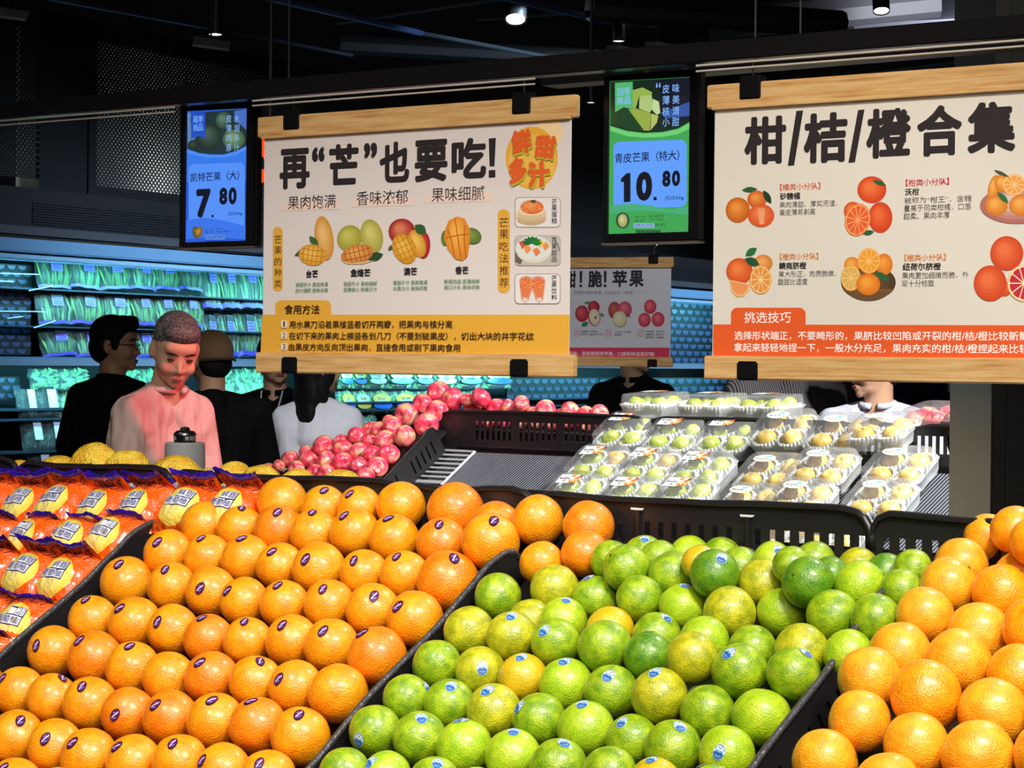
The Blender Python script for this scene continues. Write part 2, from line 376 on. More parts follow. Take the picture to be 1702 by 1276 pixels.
link('top_panel', G().box(CX0, CLEN, zc_b + .03, zc_b + .05, WB + .01, -.12).mesh(), mat('cooler_white', srgb(170, 195, 205), .5), cool)
link('back_panel', G().box(CX0, CLEN, .3, zc_b + .03, WB + .01, WB + .03).mesh(), mat('cooler_back', srgb(16, 22, 34), .5), cool)
link('base', G().box(CX0, CLEN, 0, .45, WB + .01, .0).mesh(), mat('cooler_base', srgb(30, 34, 42), .5), cool)
link('end_panel', G().box(CX0 - .04, CX0 - .001, 0, zc_t, WB + .01, 0).mesh(), mat('cooler_end', srgb(40, 50, 60), .4), cool)
IW = -.30      # plane of the goods
shm = mat('shelf_blue', srgb(110, 150, 185), .3, .3)
def zrow(y, x=150, w=IW): return cl(x, y, w)[1]
zs = {}
for nm, y in (('r1', 480), ('r2', 540), ('r3', 592)): zs[nm] = zrow(y)
zl0 = zrow(593, 100, -.12); zl1 = zrow(609, 100, -.12)
link('shelf', bevel(G().box(CX0, CLEN, zl1, zl0, WB + .03, -.10).mesh(), .004), shm, cool)
link('price_rail', G().box(CX0, CLEN, zl1 + .004, zl0 - .012, -.10, -.092).mesh(), mat('rail_pale', srgb(150, 185, 210), .25, .3), cool)
for y in (480, 540):
    z = zrow(y) - .012; link('shelf', G().box(.0, 4.2, z - .008, z, WB + .03, IW + .04).mesh(), mat('shelf_dark', srgb(40, 60, 72), .4), cool)
for (xa, ya, xb, yb) in ((0, 454, 65, 456), (0, 517, 75, 518), (48, 483, 88, 475), (56, 545, 92, 533), (12, 529, 38, 526), (0, 467, 22, 468)):
    a = cl(xa, ya, IW + .08); b = cl(xb, yb, IW + .08)
    link('wire_rail', G().tube([(a[0], a[1], IW + .08), (b[0], b[1], IW + .08)], .0025, 6).mesh(), mat('rail_white', srgb(200, 230, 235), .3), cool)
za = zrow(645, 50); zb = zrow(694, 50); zc = zrow(748, 50)
for z in (za - .1, zb - .002, zc - .002): link('shelf', G().box(CX0, CLEN, z - .012, z, WB + .03, IW + .03).mesh(), mat('shelf_low', srgb(36, 52, 66), .4), cool)
# cyan LED tubes under canopy and shelf
for k in range(5):
    p = CM @ Vector((.9 + k * 1.9, zc_b + .005, -.09)); t = CM @ Vector((.9 + k * 1.9, 1.3, -.55))
    lamp('AREA', p, t, 15, (.20, .80, 1.0), 1.6, .05, name='cooler_led')
    p = CM @ Vector((.9 + k * 1.9, zl1 - .01, -.16)); t = CM @ Vector((.9 + k * 1.9, .9, -.45))
    lamp('AREA', p, t, 11, (.20, .82, .98), 1.6, .05, name='cooler_led')
for k in range(3):  # fill lamps added over the aisle to brighten canopy front and goods
    p = CM @ Vector((1.5 + k * 3.2, 3.1, 2.6)); t = CM @ Vector((1.5 + k * 3.2, 1.9, -.1)); lamp('AREA', p, t, 16, (.55, .78, 1.0), 2.4, .12, name='canopy_fill_light', spread=50)
# rows of small pale-blue scale tiles on the back (egg tray liner)
tile = bevel(G().hexa([(-.5, -.35, 0), (-.5, -.35, .2), (-.5, .45, 0), (-.5, .45, .2), (.5, -.35, 0), (.5, -.35, .2), (.5, .45, 0), (.5, .45, .2)]).mesh('tile'), .12, 2)
tile2 = mesh('tile', [(-.5, .45, 0), (.5, .45, 0), (.42, -.1, 0), (.2, -.42, 0), (-.2, -.42, 0), (-.42, -.1, 0)] + [(-.45, .4, .25), (.45, .4, .25), (.36, -.1, .25), (.16, -.36, .25), (-.16, -.36, .25), (-.36, -.1, .25)],
             [(11, 10, 9, 8, 7, 6)] + [(i, (i + 1) % 6, 6 + (i + 1) % 6, 6 + i) for i in range(6)])
TILE = mat('tile_blue', srgb(62, 74, 104), .4); tile2.materials.append(TILE)
def tiles(xa, ya, xb, yb, nx, ny, w):
    a = cl(xa, ya, w); b = cl(xb, yb, w); dx = (b[0] - a[0]) / nx; dy = (a[1] - b[1]) / ny
    fr = link('tile_frame', G().box(a[0] - .01, b[0] + .01, b[1], a[1], w - .02, w - .005).mesh(), mat('tile_gap', srgb(8, 10, 16), .6), cool)
    for j in range(ny):
        for i in range(nx):
            o = link('tile', tile2, None, fr); o.matrix_local = Matrix.Translation((a[0] + (i + .5 + .5 * (j % 2) - .25) * dx, a[1] - (j + .5) * dy, w - .004)) @ Matrix.Diagonal((dx * .84, dy * .74, .012, 1))
tiles(-22, 436, 50, 590, 4, 13, IW - .05)
tiles(-20, 626, 32, 664, 3, 3, IW - .05)
tiles(845, 628, 995, 700, 11, 6, IW - .1)
tiles(1000, 628, 1240, 700, 16, 6, IW - .1)
tiles(1112, 500, 1186, 605, 6, 9, IW - .1)
# ---------------------------------------------------------------- ceiling steel, tracks, pipes
def rod(name, x0, y0, Y0, x1, y1, Y1, r, m, label, cat='ceiling rail', flat=1):
    a = at(x0, y0, Y0); b = at(x1, y1, Y1); o = link(name, G().tube([a, b], r, 8).mesh(), m); tag(o, label, cat); return o
trk = mat('track_grey', srgb(70, 74, 84), .35, .5); trb = mat('track_blue', srgb(70, 84, 130), .35, .4); tdk = mat('track_black', srgb(16, 16, 18), .5)
rod('ceiling_track', 70, -5, 9, 345, 45, 10, .010, trk, 'thin grey track running down from the top left corner')
rod('ceiling_track', 380, 52, 10, 585, 92, 10.5, .010, trk, 'thin grey track continuing beyond the small left lamp')
rod('ceiling_track', 440, -5, 9, 700, 55, 10.2, .014, trb, 'bluish track slanting down left of the brightest ceiling lamp')
rod('ceiling_track', 700, 55, 10.2, 930, 98, 11, .010, trk, 'grey track slanting down below the brightest ceiling lamp')
rod('ceiling_track', 820, -8, 9, 1020, 38, 10, .014, trb, 'bluish track right beside the brightest ceiling lamp')
rod('ceiling_track', 1036, 42, 10, 1200, 74, 11, .008, trk, 'grey track to the right of the slim unlit lamp')
rod('ceiling_beam', 560, 72, 10.6, 1010, 98, 11.2, .05, tdk, 'black ceiling beam passing under the bright lamp', 'beam')
rod('ceiling_beam', 980, 12, 9.6, 1400, 40, 10, .06, tdk, 'black ceiling beam under the second bright lamp', 'beam')
rod('ceiling_pipe', 560, 38, 12, 830, -2, 12, .012, trk, 'thin ceiling pipe crossing left of the bright lamp', 'pipe')
rod('ceiling_pipe', 790, 32, 12, 1000, 18, 12, .012, trk, 'thin ceiling pipe just right of the bright lamp', 'pipe')
rod('ceiling_pipe', 1060, 45, 12, 1340, 20, 12, .014, trk, 'thin ceiling pipe below the second bright lamp', 'pipe')
rod('ceiling_duct', 1180, 40, 12.5, 1560, 2, 12.5, .09, mat('duct', srgb(58, 58, 60), .5), 'round dark duct at top right under the ceiling', 'duct')
rod('ceiling_duct', 1300, 128, 12, 1660, 82, 12, .05, mat('duct2', srgb(48, 48, 54), .5), 'slim dark duct seen between rail and orange sign', 'duct')
# pale soffit of the mall ceiling, top right
sof = mat('soffit', srgb(150, 152, 165), .7)
o = link('ceiling_panel', G().hexa([at(1420, 38, 13), at(1420, 50, 13), at(1540, -30, 14), at(1540, -18, 14), at(1664, 28, 12.4), at(1664, 30, 12.4), at(1700, -40, 13.4), at(1700, -38, 13.4)]).mesh(), sof); tag(o, 'pale grey ceiling panel at the top right corner', 'ceiling panel')
o = link('ceiling_panel', G().hexa([at(1350, 38, 14), at(1350, 55, 14), at(1400, 20, 14.5), at(1400, 26, 14.5), at(1500, 34, 13.4), at(1500, 42, 13.4), at(1540, 12, 14), at(1540, 18, 14)]).mesh(), mat('soffit2', srgb(90, 100, 112), .7)); tag(o, 'blue-grey ceiling panel left of the pale corner panel', 'ceiling panel')
lamp('AREA', at(1560, 60, 12.2), at(1560, 10, 13.5), 16, (.85, .88, 1), .8, name='mall_light')
# speakers / sensor boxes
for (x, y, Y, lb) in ((350, 72, 9.6, 'grey flat box hanging under the ceiling above the left screen'), (14, 22, 9.2, 'grey flat box under the ceiling in the top left corner')):
    p = at(x, y, Y); g = G().hexa([(-.075, .0, .02), (-.065, .0, .03), (-.085, -.1, -.03), (-.075, -.1, -.02), (.085, .0, .0), (.085, .0, .01), (.07, -.1, -.045), (.07, -.1, -.035)])
    t = thing('ceiling_box', lb, 'diffuser', Matrix.Translation(p) @ Matrix.Rotation(.2, 4, 'Z')); link('housing', bevel(g.mesh(), .003), mat('box_grey', srgb(120, 120, 124), .6), t)
    link('hanger', G().tube([(0, -.03, .0), (0, -.03, 4.6 - p.z)], .004, 6).mesh(), tdk, t)
# lamps
GLOW = mat('lamp_glow', (1, 1, 1, 1), .5, emit=(1, 1, .98, 1), es=14); DIM = mat('lamp_glow_dim', (1, 1, 1, 1), .5, emit=(.8, 1, .95, 1), es=2.2)
def spot(x, y, Y, r, tilt, glow, label, hl=.16, az=0):
    p = at(x, y, Y); M = Matrix.Translation(p) @ Matrix.Rotation(az, 4, 'Z') @ Matrix.Rotation(tilt, 4, 'X')
    t = thing('track_spotlight', label, 'spotlight', M, )
    link('housing', G().lathe([(r * .9, 0), (r, -.002), (r * 1.08, -.004), (r * 1.08, hl), (r * .7, hl + .02), (.001, hl + .02)], 28).mesh(smooth=False), BLACK, t)
    link('lens', G().lathe([(.0001, .001), (r * .92, .001), (r * .92, .006)], 28).mesh(), glow, t)
    up = M.inverted() @ (p + Vector((0, 0, .35))); link('stem', G().tube([(0, 0, hl), tuple(up), tuple(M.inverted() @ Vector((p.x, p.y, 4.6)))], .008, 6).mesh(), tdk, t)
    return t
spot(857, 32, 10, .045, math.radians(-26), GLOW, 'black track spotlight glowing brightest, left of the second lit lamp')
spot(1122, 8, 10, .044, math.radians(-30), GLOW, 'lit black track spotlight at the top edge, right of the brightest one')
spot(1465, 18, 10.5, .036, math.radians(-20), GLOW, 'lit black track spotlight at the top edge above the orange sign')
spot(1028, 68, 10, .028, math.radians(-3), DIM, 'slim black track spotlight seen from the side, barely lit')
spot(358, 57, 10, .030, math.radians(-6), DIM, 'small dim black spotlight above the grey box at left')
spot(982, 170, 9, .018, math.radians(-6), DIM, 'tiny dim spotlight between left sign and green price screen', .08)
# ---------------------------------------------------------------- right pillar
pw = mat('pillar_brown', srgb(24, 19, 15), .4); v = coords(pw, (3, 3, 30)); L(pw, ramp(pw, noisy(pw, v, 3), [(.3, srgb(15, 12, 9)), (.7, srgb(30, 24, 18))]), bsdf(pw).inputs['Base Color'])
pl_ = at(1648, 700, 5.2); pr_ = at(1672, 700, 5.2)
o = thing('pillar', 'dark brown square pillar at the right edge beside the pink fruit packs', 'pillar', Matrix.Translation((pl_.x, 5.2, 0)))
link('shaft', bevel(G().box(0, .6, 0, .5, 0, 4.6).mesh(), .004), pw, o)
link('corner_trim', G().box(pr_.x - pl_.x, pr_.x - pl_.x + .006, -.006, 0, 0, 4.6).mesh(), mat('trim_brown', srgb(14, 11, 9), .5), o)
# grey steel posts beyond the pear packs
for x, Y, w, lb in ((1232, 12.5, .03, 'thin pale steel post behind the yellow pear packs'), (1390, 11, .035, 'grey steel door post left of the man in white jacket')):
    p = at(x, 650, Y); o = link('steel_post', bevel(G().box(p.x - w / 2, p.x + w / 2, Y, Y + .04, 0, 2.4).mesh(), .003), mat('post', srgb(150, 160, 160), .4, .6)); tag(o, lb, 'post')
a = at(1290, 650, 13.2); b = at(1420, 650, 13.2)
o = link('dark_partition', bevel(G().box(a.x, b.x, 13.2, 13.26, 0, 2.6).mesh(), .01), mat('partition', srgb(14, 14, 16), .4)); tag(o, 'black partition behind the man in striped shirt', 'partition')
# ================================================================ hanging signs and screens
S54 = math.radians(54)
SD = Vector((math.sin(S54), -math.cos(S54), 0)); SN = Vector((-math.cos(S54), -math.sin(S54), 0))
def wood():
    m = mat('bamboo', srgb(196, 150, 92), .45); v = coords(m, (2.2, 26, 26))
    n = noisy(m, v, 4, 5, .6); v2 = coords(m, (1, 60, 60)); n2 = noisy(m, v2, 5, 3)
    mx = nn(m, 'ShaderNodeMath', operation='MULTIPLY_ADD'); mx.inputs[1].default_value = .45; L(m, n2, mx.inputs[0]); L(m, n, mx.inputs[2])
    L(m, ramp(m, mx.outputs[0], [(.45, srgb(168, 118, 64)), (.62, srgb(204, 156, 96)), (.85, srgb(222, 182, 124))]), bsdf(m).inputs['Base Color'])
    L(m, bump(m, n2, .15, .003), bsdf(m).inputs['Normal']); return m
BAMBOO = wood()
CLIP = mat('clip_black', srgb(14, 13, 14), .35)
def plane(x, y, Y, N=SN, D=SD):
    O = at(x, y, Y); M = frame(D, ZU, N, O)
    def t(px, py):
        p = hit(px, py, O, N) - O; return p.dot(D), p.z
    return O, M, t
def sign(label, t, M, paper, xs, ytop, ybot, barh, clips, hooks, papercol, over=.013, group=None):
    """paper spans xs (metres); bars of height barh at the top and bottom"""
    th = thing('hanging_sign', label, 'sign', M, group)
    s0, s1 = xs
    link('paper', G().box(s0, s1, ybot, ytop, -.0008, 0).mesh(), mat('sign_paper', papercol, .6), th)
    for nm, a, b in (('top_bar', ytop - .001, ytop + barh), ('bottom_bar', ybot - barh, ybot + .001)):
        link(nm, bevel(G().box(s0 - over, s1 + over, a, b, -.010, .008).mesh(), .0022), BAMBOO, th)
    link('front_moulding', bevel(G().box(s0 - .002, s1 + .002, ytop - .004, ytop + .004, -.002, .0095).mesh(), .001), BAMBOO, th)
    for x in clips:
        w = .021
        link('clip', bevel(G().box(x - w, x + w, ytop + barh * .28, ytop + barh + .012, -.013, .0115).mesh(), .002), CLIP, th)
        link('clip', bevel(G().box(x - w, x + w, ybot - barh - .001, ybot - barh * .2, -.013, .0115).mesh(), .003), CLIP, th)
    for x in hooks:
        z = ytop + barh + .01
        link('hook_wire', G().tube([(x, z, 0), (x + .002, z + .02, .004), (x + .014, z + .04, .004), (x + .016, z + .065, 0)], .0014, 6).mesh(), STEEL, th)
    return th
K = (43, 37, 38)
# ---- sign 1: mango
O1, M1, t1 = plane(443, 400, 4.7)
def C2(x, y): return 420 + x * .3683, 160 + y * .3683
zt = t1(445, 228)[1]; zb = t1(433, 586)[1]; bh = .041
xl = t1(438, 400)[0]; xr = t1(948, 400)[0]
sg = sign('mango poster with bamboo bars, black slogan and yellow instruction band', t1, M1, None, (xl, xr), zt, zb, bh, [t1(489, 200)[0], t1(871, 180)[0]], [t1(489, 200)[0], t1(871, 180)[0]], srgb(226, 216, 212))
class Crop(Ink):
    def __init__(s, t, f, **k): Ink.__init__(s, lambda x, y: t(*f(x, y)), **k)
i = Crop(t1, C2)
i.ell(1338, 160, 62, 62, (244, 214, 160)); i.ell(1260, 278, 118, 142, (236, 174, 60)); i.ell(1262, 290, 108, 118, (238, 190, 84))
YB = (232, 172, 58)
i.poly([(44, 985), (1430, 985), (1427, 1164), (36, 1155)], YB); i.rrect(102, 920, 354, 1000, 26, YB, 0, (1, 1, 0, 0))
for ch, a, b, c, d in (('再', 122, 235, 258, 418), ('“', 268, 228, 325, 296), ('芒', 345, 215, 478, 400), ('”', 502, 210, 562, 281), ('也', 573, 205, 708, 390), ('要', 732, 195, 880, 386), ('吃', 898, 188, 1055, 372)):
    i.glyph(ch, a, b, c, d, K, .040)
i.poly([(1066, 190), (1098, 188), (1092, 316), (1070, 317)], K); i.poly([(1066, 334), (1096, 332), (1096, 366), (1066, 368)], K)
for x0, y0, x1, y1 in ((135, 482, 400, 518), (445, 462, 728, 500), (778, 440, 1082, 482)): i.poly([(x0, y0), (x1, y0 - 8), (x1, y1 - 8), (x0, y1)], (240, 214, 200))
i.text('果肉饱满', 160, 482, 375, 62, K, 0); i.text('香味浓郁', 470, 462, 702, 64, K, 0); i.text('果味细腻', 808, 446, 1047, 66, K, 0)
PC = (230, 172, 66)
i.rrect(92, 590, 136, 880, 20, PC); i.rrect(1107, 510, 1161, 888, 24, PC)
for k, ch in enumerate('芒果的种类'): y = 645 + k * 50; i.glyph(ch, 99, y - 18, 131, y + 18, (70, 45, 20), .01)
for k, ch in enumerate('芒果吃法推荐'): y = 568 + k * 54.5; i.glyph(ch, 1114, y - 21, 1155, y + 21, (70, 45, 20), .005)
for y0, st in ((455, '芒果蛋糕'), (628, '芒果甜品'), (800, '芒果饮料')):
    i.rrect(1184, y0, 1391, y0 + 137, 20, (150, 140, 138)); i.rrect(1187, y0 + 3, 1388, y0 + 134, 18, (234, 228, 226))
    if y0 == 628:
        i.rrect(1188, y0 + 4, 1387, y0 + 133, 18, (196, 190, 182)); i.poly([(1187, y0 + 70), (1225, y0 + 100), (1210, y0 + 132), (1187, y0 + 120)], (110, 95, 84))
        i.ell(1270, 690, 82, 62, (226, 218, 196)); i.ell(1268, 684, 78, 54, (222, 228, 224)); i.line([(1360, 640), (1380, 672), (1386, 700)], 4, (70, 80, 80))
        for a, b, c in ((1220, 668, (214, 90, 70)), (1240, 690, (240, 150, 80)), (1282, 702, (238, 130, 70)), (1322, 676, (238, 150, 90)), (1300, 664, (240, 200, 90))): i.poly([(a - 18, b - 10), (a + 4, b - 20), (a + 20, b + 2), (a - 2, b + 22)], c)
        for q in range(7): an = math.radians(190 + q * 28); i.leaf(1262, 664, 1262 + 46 * math.cos(an), 664 + 34 * math.sin(an), 11, (36, 104 + q * 4, 52))
    elif y0 == 455:
        i.ball(1258, 548, 68, 36, (208, 178, 140), (234, 208, 170)); i.poly([(1192, 520), (1325, 516), (1326, 550), (1192, 552)], (226, 200, 164))
        for q in range(4): i.ell(1258, 560 - q * 9, 66 - q, 20, (198 + q * 8, 170 + q * 8, 130 + q * 8), 0, 20, 10, 170)
        i.ell(1260, 512, 60, 26, (240, 214, 180)); i.ball(1262, 500, 52, 32, (226, 116, 52), (240, 160, 96))
        for q in range(40): a = random.random() * 6.3; r = random.random(); i.ell(1262 + 48 * r * math.cos(a), 500 + 27 * r * math.sin(a), 4, 3, random.choice([(236, 128, 60), (248, 172, 110), (214, 96, 44)]), 0, 6)
        i.ell(1268, 474, 12, 7, (90, 80, 50))
    else:
        for cx, d in ((1237, -6), (1290, 6)):
            i.poly([(cx - 33, 830), (cx - 22, 815), (cx, 810), (cx + 22, 815), (cx + 33, 830), (cx + 30, 860), (cx + 17 + d, 920), (cx - 1 + d, 932), (cx - 17 + d, 920), (cx - 30, 860)], (216, 160, 140))
            i.poly([(cx - 29, 832), (cx, 814), (cx + 29, 832), (cx + 26, 862), (cx + 14 + d, 905), (cx - 14 + d, 905), (cx - 26, 862)], (232, 126, 74))
            for q in range(26): i.ell(cx + random.uniform(-24, 24), random.uniform(822, 862), 4, 3.4, random.choice([(240, 120, 60), (250, 160, 96), (222, 92, 50)]), 0, 6)
            i.ell(cx + d, 918, 12, 8, (240, 214, 204))
    for k, ch in enumerate(st): y = y0 + 20 + k * 29; i.glyph(ch, 1350, y - 13, 1375, y + 13, (40, 36, 40), .015)
# mango pictures
i.ball(325, 640, 42, 100, (214, 150, 70), (240, 196, 120), -8); i.leaf(190, 720, 290, 672, 18, (58, 92, 50)); i.leaf(258, 630, 300, 680, 16, (66, 104, 50))
def cut(cx, cy, rx, ry, rot, c1, c2, nx, ny, lc=(190, 110, 30)):
    i.ball(cx, cy, rx, ry, c1, c2, rot); c, q = math.cos(math.radians(rot)), math.sin(math.radians(rot)); T = lambda x, y: (cx + x * c - y * q, cy + x * q + y * c)
    for k in range(1, nx):
        x = -rx + 2 * rx * k / nx; h = ry * math.sqrt(max(0, 1 - (x / rx) ** 2)) * .92; i.line([T(x * .94, -h), T(x * 1.04, 0), T(x * .94, h)], 3, lc)
    for k in range(1, ny):
        y = -ry + 2 * ry * k / ny; h = rx * math.sqrt(max(0, 1 - (y / ry) ** 2)) * .94; i.line([T(-h, y), T(0, y + 4), T(h, y)], 3, lc)
cut(272, 716, 62, 48, 8, (222, 160, 50), (244, 196, 90), 6, 4)
i.ball(440, 640, 55, 60, (164, 160, 60), (206, 196, 96), 30); i.ball(540, 630, 50, 76, (176, 168, 70), (214, 206, 120), -12); i.leaf(520, 735, 592, 712, 20, (40, 76, 44))
cut(474, 712, 74, 42, -14, (214, 130, 60), (240, 170, 90), 7, 3, (150, 80, 30)); i.poly([(400, 740), (450, 752), (520, 745), (560, 738), (500, 757), (430, 757)], (226, 190, 130))
i.ball(676, 610, 60, 58, (164, 40, 44), (222, 130, 90)); i.ball(772, 670, 32, 62, (170, 34, 44), (214, 80, 80)); i.ball(745, 665, 36, 64, (216, 150, 50), (244, 196, 90), -20); i.leaf(735, 580, 785, 622, 24, (50, 96, 50)); i.leaf(614, 695, 640, 670, 9, (80, 90, 70))
cut(688, 688, 52, 70, -25, (214, 150, 40), (242, 196, 80), 5, 5)
i.ball(992, 630, 44, 36, (92, 120, 50), (130, 152, 74), 20); i.ell(870, 640, 16, 34, (96, 124, 50))
i.poly([(872, 600), (888, 560), (925, 542), (960, 552), (984, 600), (982, 660), (974, 720), (950, 742), (918, 735), (884, 690), (866, 640)], (224, 140, 44)); i.ball(926, 630, 44, 84, (232, 150, 50), (246, 184, 84))
for P in ([(916, 548), (926, 620), (944, 738)], [(884, 600), (900, 650), (916, 730)], [(960, 580), (958, 650), (966, 730)], [(872, 640), (926, 628), (984, 620)]): i.line(P, 5, (196, 96, 24))
for st, a, b, y in (('台芒', 245, 298, 801), ('金煌芒', 445, 535, 796), ('澳芒', 685, 745, 790), ('香芒', 918, 977, 785)): i.text(st, a, y, b, 35, (34, 28, 36), .025)
GR = (96, 150, 110)
for x0, x1, y, a, b in ((198, 343, 850, '鲜甜多汁 果肉饱满', '肉汁细腻 香味浓郁'), (413, 565, 846, '香甜多汁 果肉细腻', '皮薄核小 鲜嫩多汁'), (637, 792, 841, '香甜多汁 果肉饱满', '水嫩多汁 果味浓郁'), (867, 1028, 836, '果香四溢 皮薄肉厚', '满口汁水 果味浓郁')):
    for k, st in enumerate((a, b)): i.text(st, x0, y + 26 * k, x1, 20, GR, .008)
BR = (58, 36, 24)
i.text('食用方法', 148, 962, 305, 42, BR, .012)
for k, (st, xr_) in enumerate((('用水果刀沿着果核竖着切开两瓣，把果肉与核分离', 905), ('在切下来的果肉上横竖各划几刀（不要划破果皮），切出大块的井字花纹', 1273), ('由果皮方向反向顶出果肉，直接食用或剔下果肉食用', 940))):
    y = 1030 + k * 50.5; i.rrect(131, y - 19, 160, y + 15, 6, (238, 218, 190)); i.text(str(k + 1), 142 if k == 0 else 139, y - 2, 149 if k == 0 else 151, 24, BR, .01)
    i.text(st, 170 - k * 1.5, y, xr_, 35, BR, .012)
for ch, a, b, c, d, r in (('鲜', 1172, 150, 1262, 262, 6), ('甜', 1278, 176, 1372, 282, -8), ('多', 1160, 275, 1240, 395, 4), ('汁', 1245, 292, 1345, 410, 2)):
    i.glyph(ch, a + 5, b + 9, c + 5, d + 9, (184, 184, 50), .06, r); i.glyph(ch, a, b, c, d, (230, 96, 40), .06, r)
i.build('printed_artwork', PRINT, sg)
# ---- sign 2: citrus
O2, M2, t2 = plane(1186, 400, None or (lambda p: p.y)(hit(1186, 400, O1, SN)))
def C5(x, y): return 1160 + x * .4075, 120 + y * .4075
zt = t2(1187, 180)[1]; zb = t2(1186, 592)[1]; xl = t2(1186, 400)[0]; wd = .80
sg = sign('citrus poster with bamboo bars and orange tips band, largest and rightmost sign', t2, M2, None, (xl, xl + wd), zt, zb, .041, [t2(1251, 160)[0], xl + wd - .09], [t2(1251, 160)[0], xl + wd - .09], srgb(226, 219, 206))
i = Crop(t2, C5)
OB = (232, 92, 36); xe = 1475
i.poly([(62, 1028), (xe, 1032), (xe, 1180), (62, 1156)], OB); i.rrect(135, 960, 440, 1040, 26, OB, 0, (1, 1, 0, 0))
for ch, a, b, c, d in (('柑', 190, 180, 360, 376), ('桔', 432, 165, 610, 370), ('橙', 687, 146, 870, 350), ('合', 893, 134, 1078, 342), ('集', 1100, 120, 1297, 330)): i.glyph(ch, a, b, c, d, K, .038)
i.poly([(402, 158), (430, 156), (393, 380), (367, 382)], K); i.poly([(654, 154), (680, 152), (641, 368), (614, 370)], K)
T = (84, 78, 78)
for (st, a, y, b, h, c, bo) in (('【橘类小分队】', 335, 470, 500, 28, (214, 100, 60), .012), ('砂糖橘', 335, 507, 418, 29, K, .025), ('果肉清甜、厚实无渣，', 333, 542, 570, 26, T, 0), ('果皮薄易剥离', 333, 573, 480, 27, T, 0),
    ('【柑类小分队】', 848, 452, 1025, 29, (196, 50, 60), .012), ('沃柑', 845, 489, 903, 29, K, .025), ('被称为“柑王”，含糖', 843, 524, 1117, 27, T, 0), ('量高于同类柑橘，口感', 841, 556, 1115, 28, T, 0), ('甜柔、果肉丰厚', 840, 588, 1028, 28, T, 0),
    ('【橙类小分队】', 335, 753, 492, 27, (214, 130, 60), .012), ('赣南脐橙', 332, 790, 443, 29, K, .025), ('果大形正，肉质脆嫩，', 330, 824, 565, 26, T, 0), ('酸甜比适度', 328, 855, 448, 27, T, 0),
    ('【橙类小分队】', 843, 757, 1012, 28, (214, 130, 60), .012), ('纽荷尔脐橙', 836, 794, 992, 30, K, .025), ('果肉更加细嫩而脆，外', 834, 830, 1105, 27, T, 0), ('观十分标致', 832, 862, 965, 28, T, 0),
    ('挑选技巧', 190, 1000, 380, 46, (252, 240, 230), .012),
    ('选择形状端正，不要畸形的，果脐比较凹陷或开裂的柑/桔/橙比较新鲜', 150, 1074, 1352, 36, (255, 244, 236), .016),
    ('拿起来轻轻地捏一下，一般水分充足，果肉充实的柑/桔/橙捏起来比较', 148, 1122, 1352, 37, (255, 244, 236), .016)): i.text(st, a, y, b, h, c, bo)
D1, D2 = (206, 84, 28), (240, 146, 72)
# crop5b pixel helper: x=1190+X*.1881, y=270+Y*.1881  -> crop5
def q5(x, y): return ((1190 + x * .1881 - 1160) / .4075, (270 + y * .1881 - 120) / .4075)
def B(x, y, rx, ry=None, c=D1, h=D2, r=0): X, Y = q5(x, y); f = .1881 / .4075; i.ball(X, Y, rx * f, (ry or rx) * f, c, h, r)
def Sl(x, y, rx, ry, r=0, **k): X, Y = q5(x, y); f = .1881 / .4075; i.slice(X, Y, rx * f, ry * f, r, **k)
def Lf(x0, y0, x1, y1, w, c=(44, 96, 52)): i.leaf(*q5(x0, y0), *q5(x1, y1), w * .46, c)
B(195, 420, 107, 112, (204, 100, 26), (238, 150, 66)); B(365, 325, 86, 76, (206, 96, 30), (240, 150, 70)); B(402, 470, 116, 102, (222, 90, 40), (240, 128, 76)); Lf(230, 245, 370, 235, 26); Lf(420, 245, 490, 365, 30, (30, 60, 40))
for k in range(4): X, Y = q5(375 + k * 18, 400); X2, Y2 = q5(392 + k * 10, 545); i.line([(X, Y), (X2, Y2)], 3, (250, 196, 150))
B(1380, 240, 128, 118, (216, 70, 26), (240, 120, 60)); B(1210, 430, 78, 84, (214, 80, 30), (238, 130, 70)); B(1455, 485, 106, 136, (214, 66, 26), (238, 110, 56)); Lf(1385, 158, 1510, 205, 22); Lf(1300, 630, 1400, 610, 24)
Sl(1255, 508, 112, 146, 15, rim=(236, 120, 50), flesh=(232, 96, 48), pith=(246, 176, 110), n=12)
B(420, 890, 84, 76, (214, 130, 56), (242, 170, 96)); B(210, 960, 116, 116, (216, 84, 32), (242, 130, 66)); Lf(262, 825, 365, 755, 34, (40, 110, 64)); Lf(255, 850, 388, 905, 40, (30, 84, 46))
Sl(398, 1035, 98, 128, 0, flesh=(232, 150, 70), pith=(250, 220, 150), rim=(236, 150, 60))
P = [q5(*p) for p in ((120, 1035), (308, 1075), (300, 1130), (250, 1180), (190, 1190), (140, 1140))]; i.poly(P, (240, 190, 120)); P = [q5(*p) for p in ((132, 1048), (290, 1082), (280, 1125), (240, 1162), (195, 1168), (152, 1130))]; i.poly(P, (238, 150, 90))
X, Y = q5(1350, 1060); i.ball(X, Y, 242 * .4616, 155 * .4616, (82, 58, 36), (120, 88, 56))
for k in range(5): i.ell(X, Y + 3, (236 - k * 3) * .4616, (120 + k * 9) * .4616, (110 + 22 * (k % 2), 78 + 20 * (k % 2), 48), 0, 26, 25, 155)
B(1205, 910, 70, 76, (222, 130, 40), (244, 170, 80)); B(1490, 900, 74, 96, (224, 120, 30), (244, 160, 66)); Sl(1355, 870, 100, 112, 0, rim=(240, 150, 50), flesh=(240, 160, 50), pith=(250, 200, 120)); Sl(1195, 1022, 88, 114, 0, rim=(236, 160, 60), flesh=(222, 176, 90), pith=(246, 206, 130)); B(1348, 1076, 106, 96, (226, 120, 26), (246, 164, 62)); Lf(1405, 965, 1545, 1050, 30)
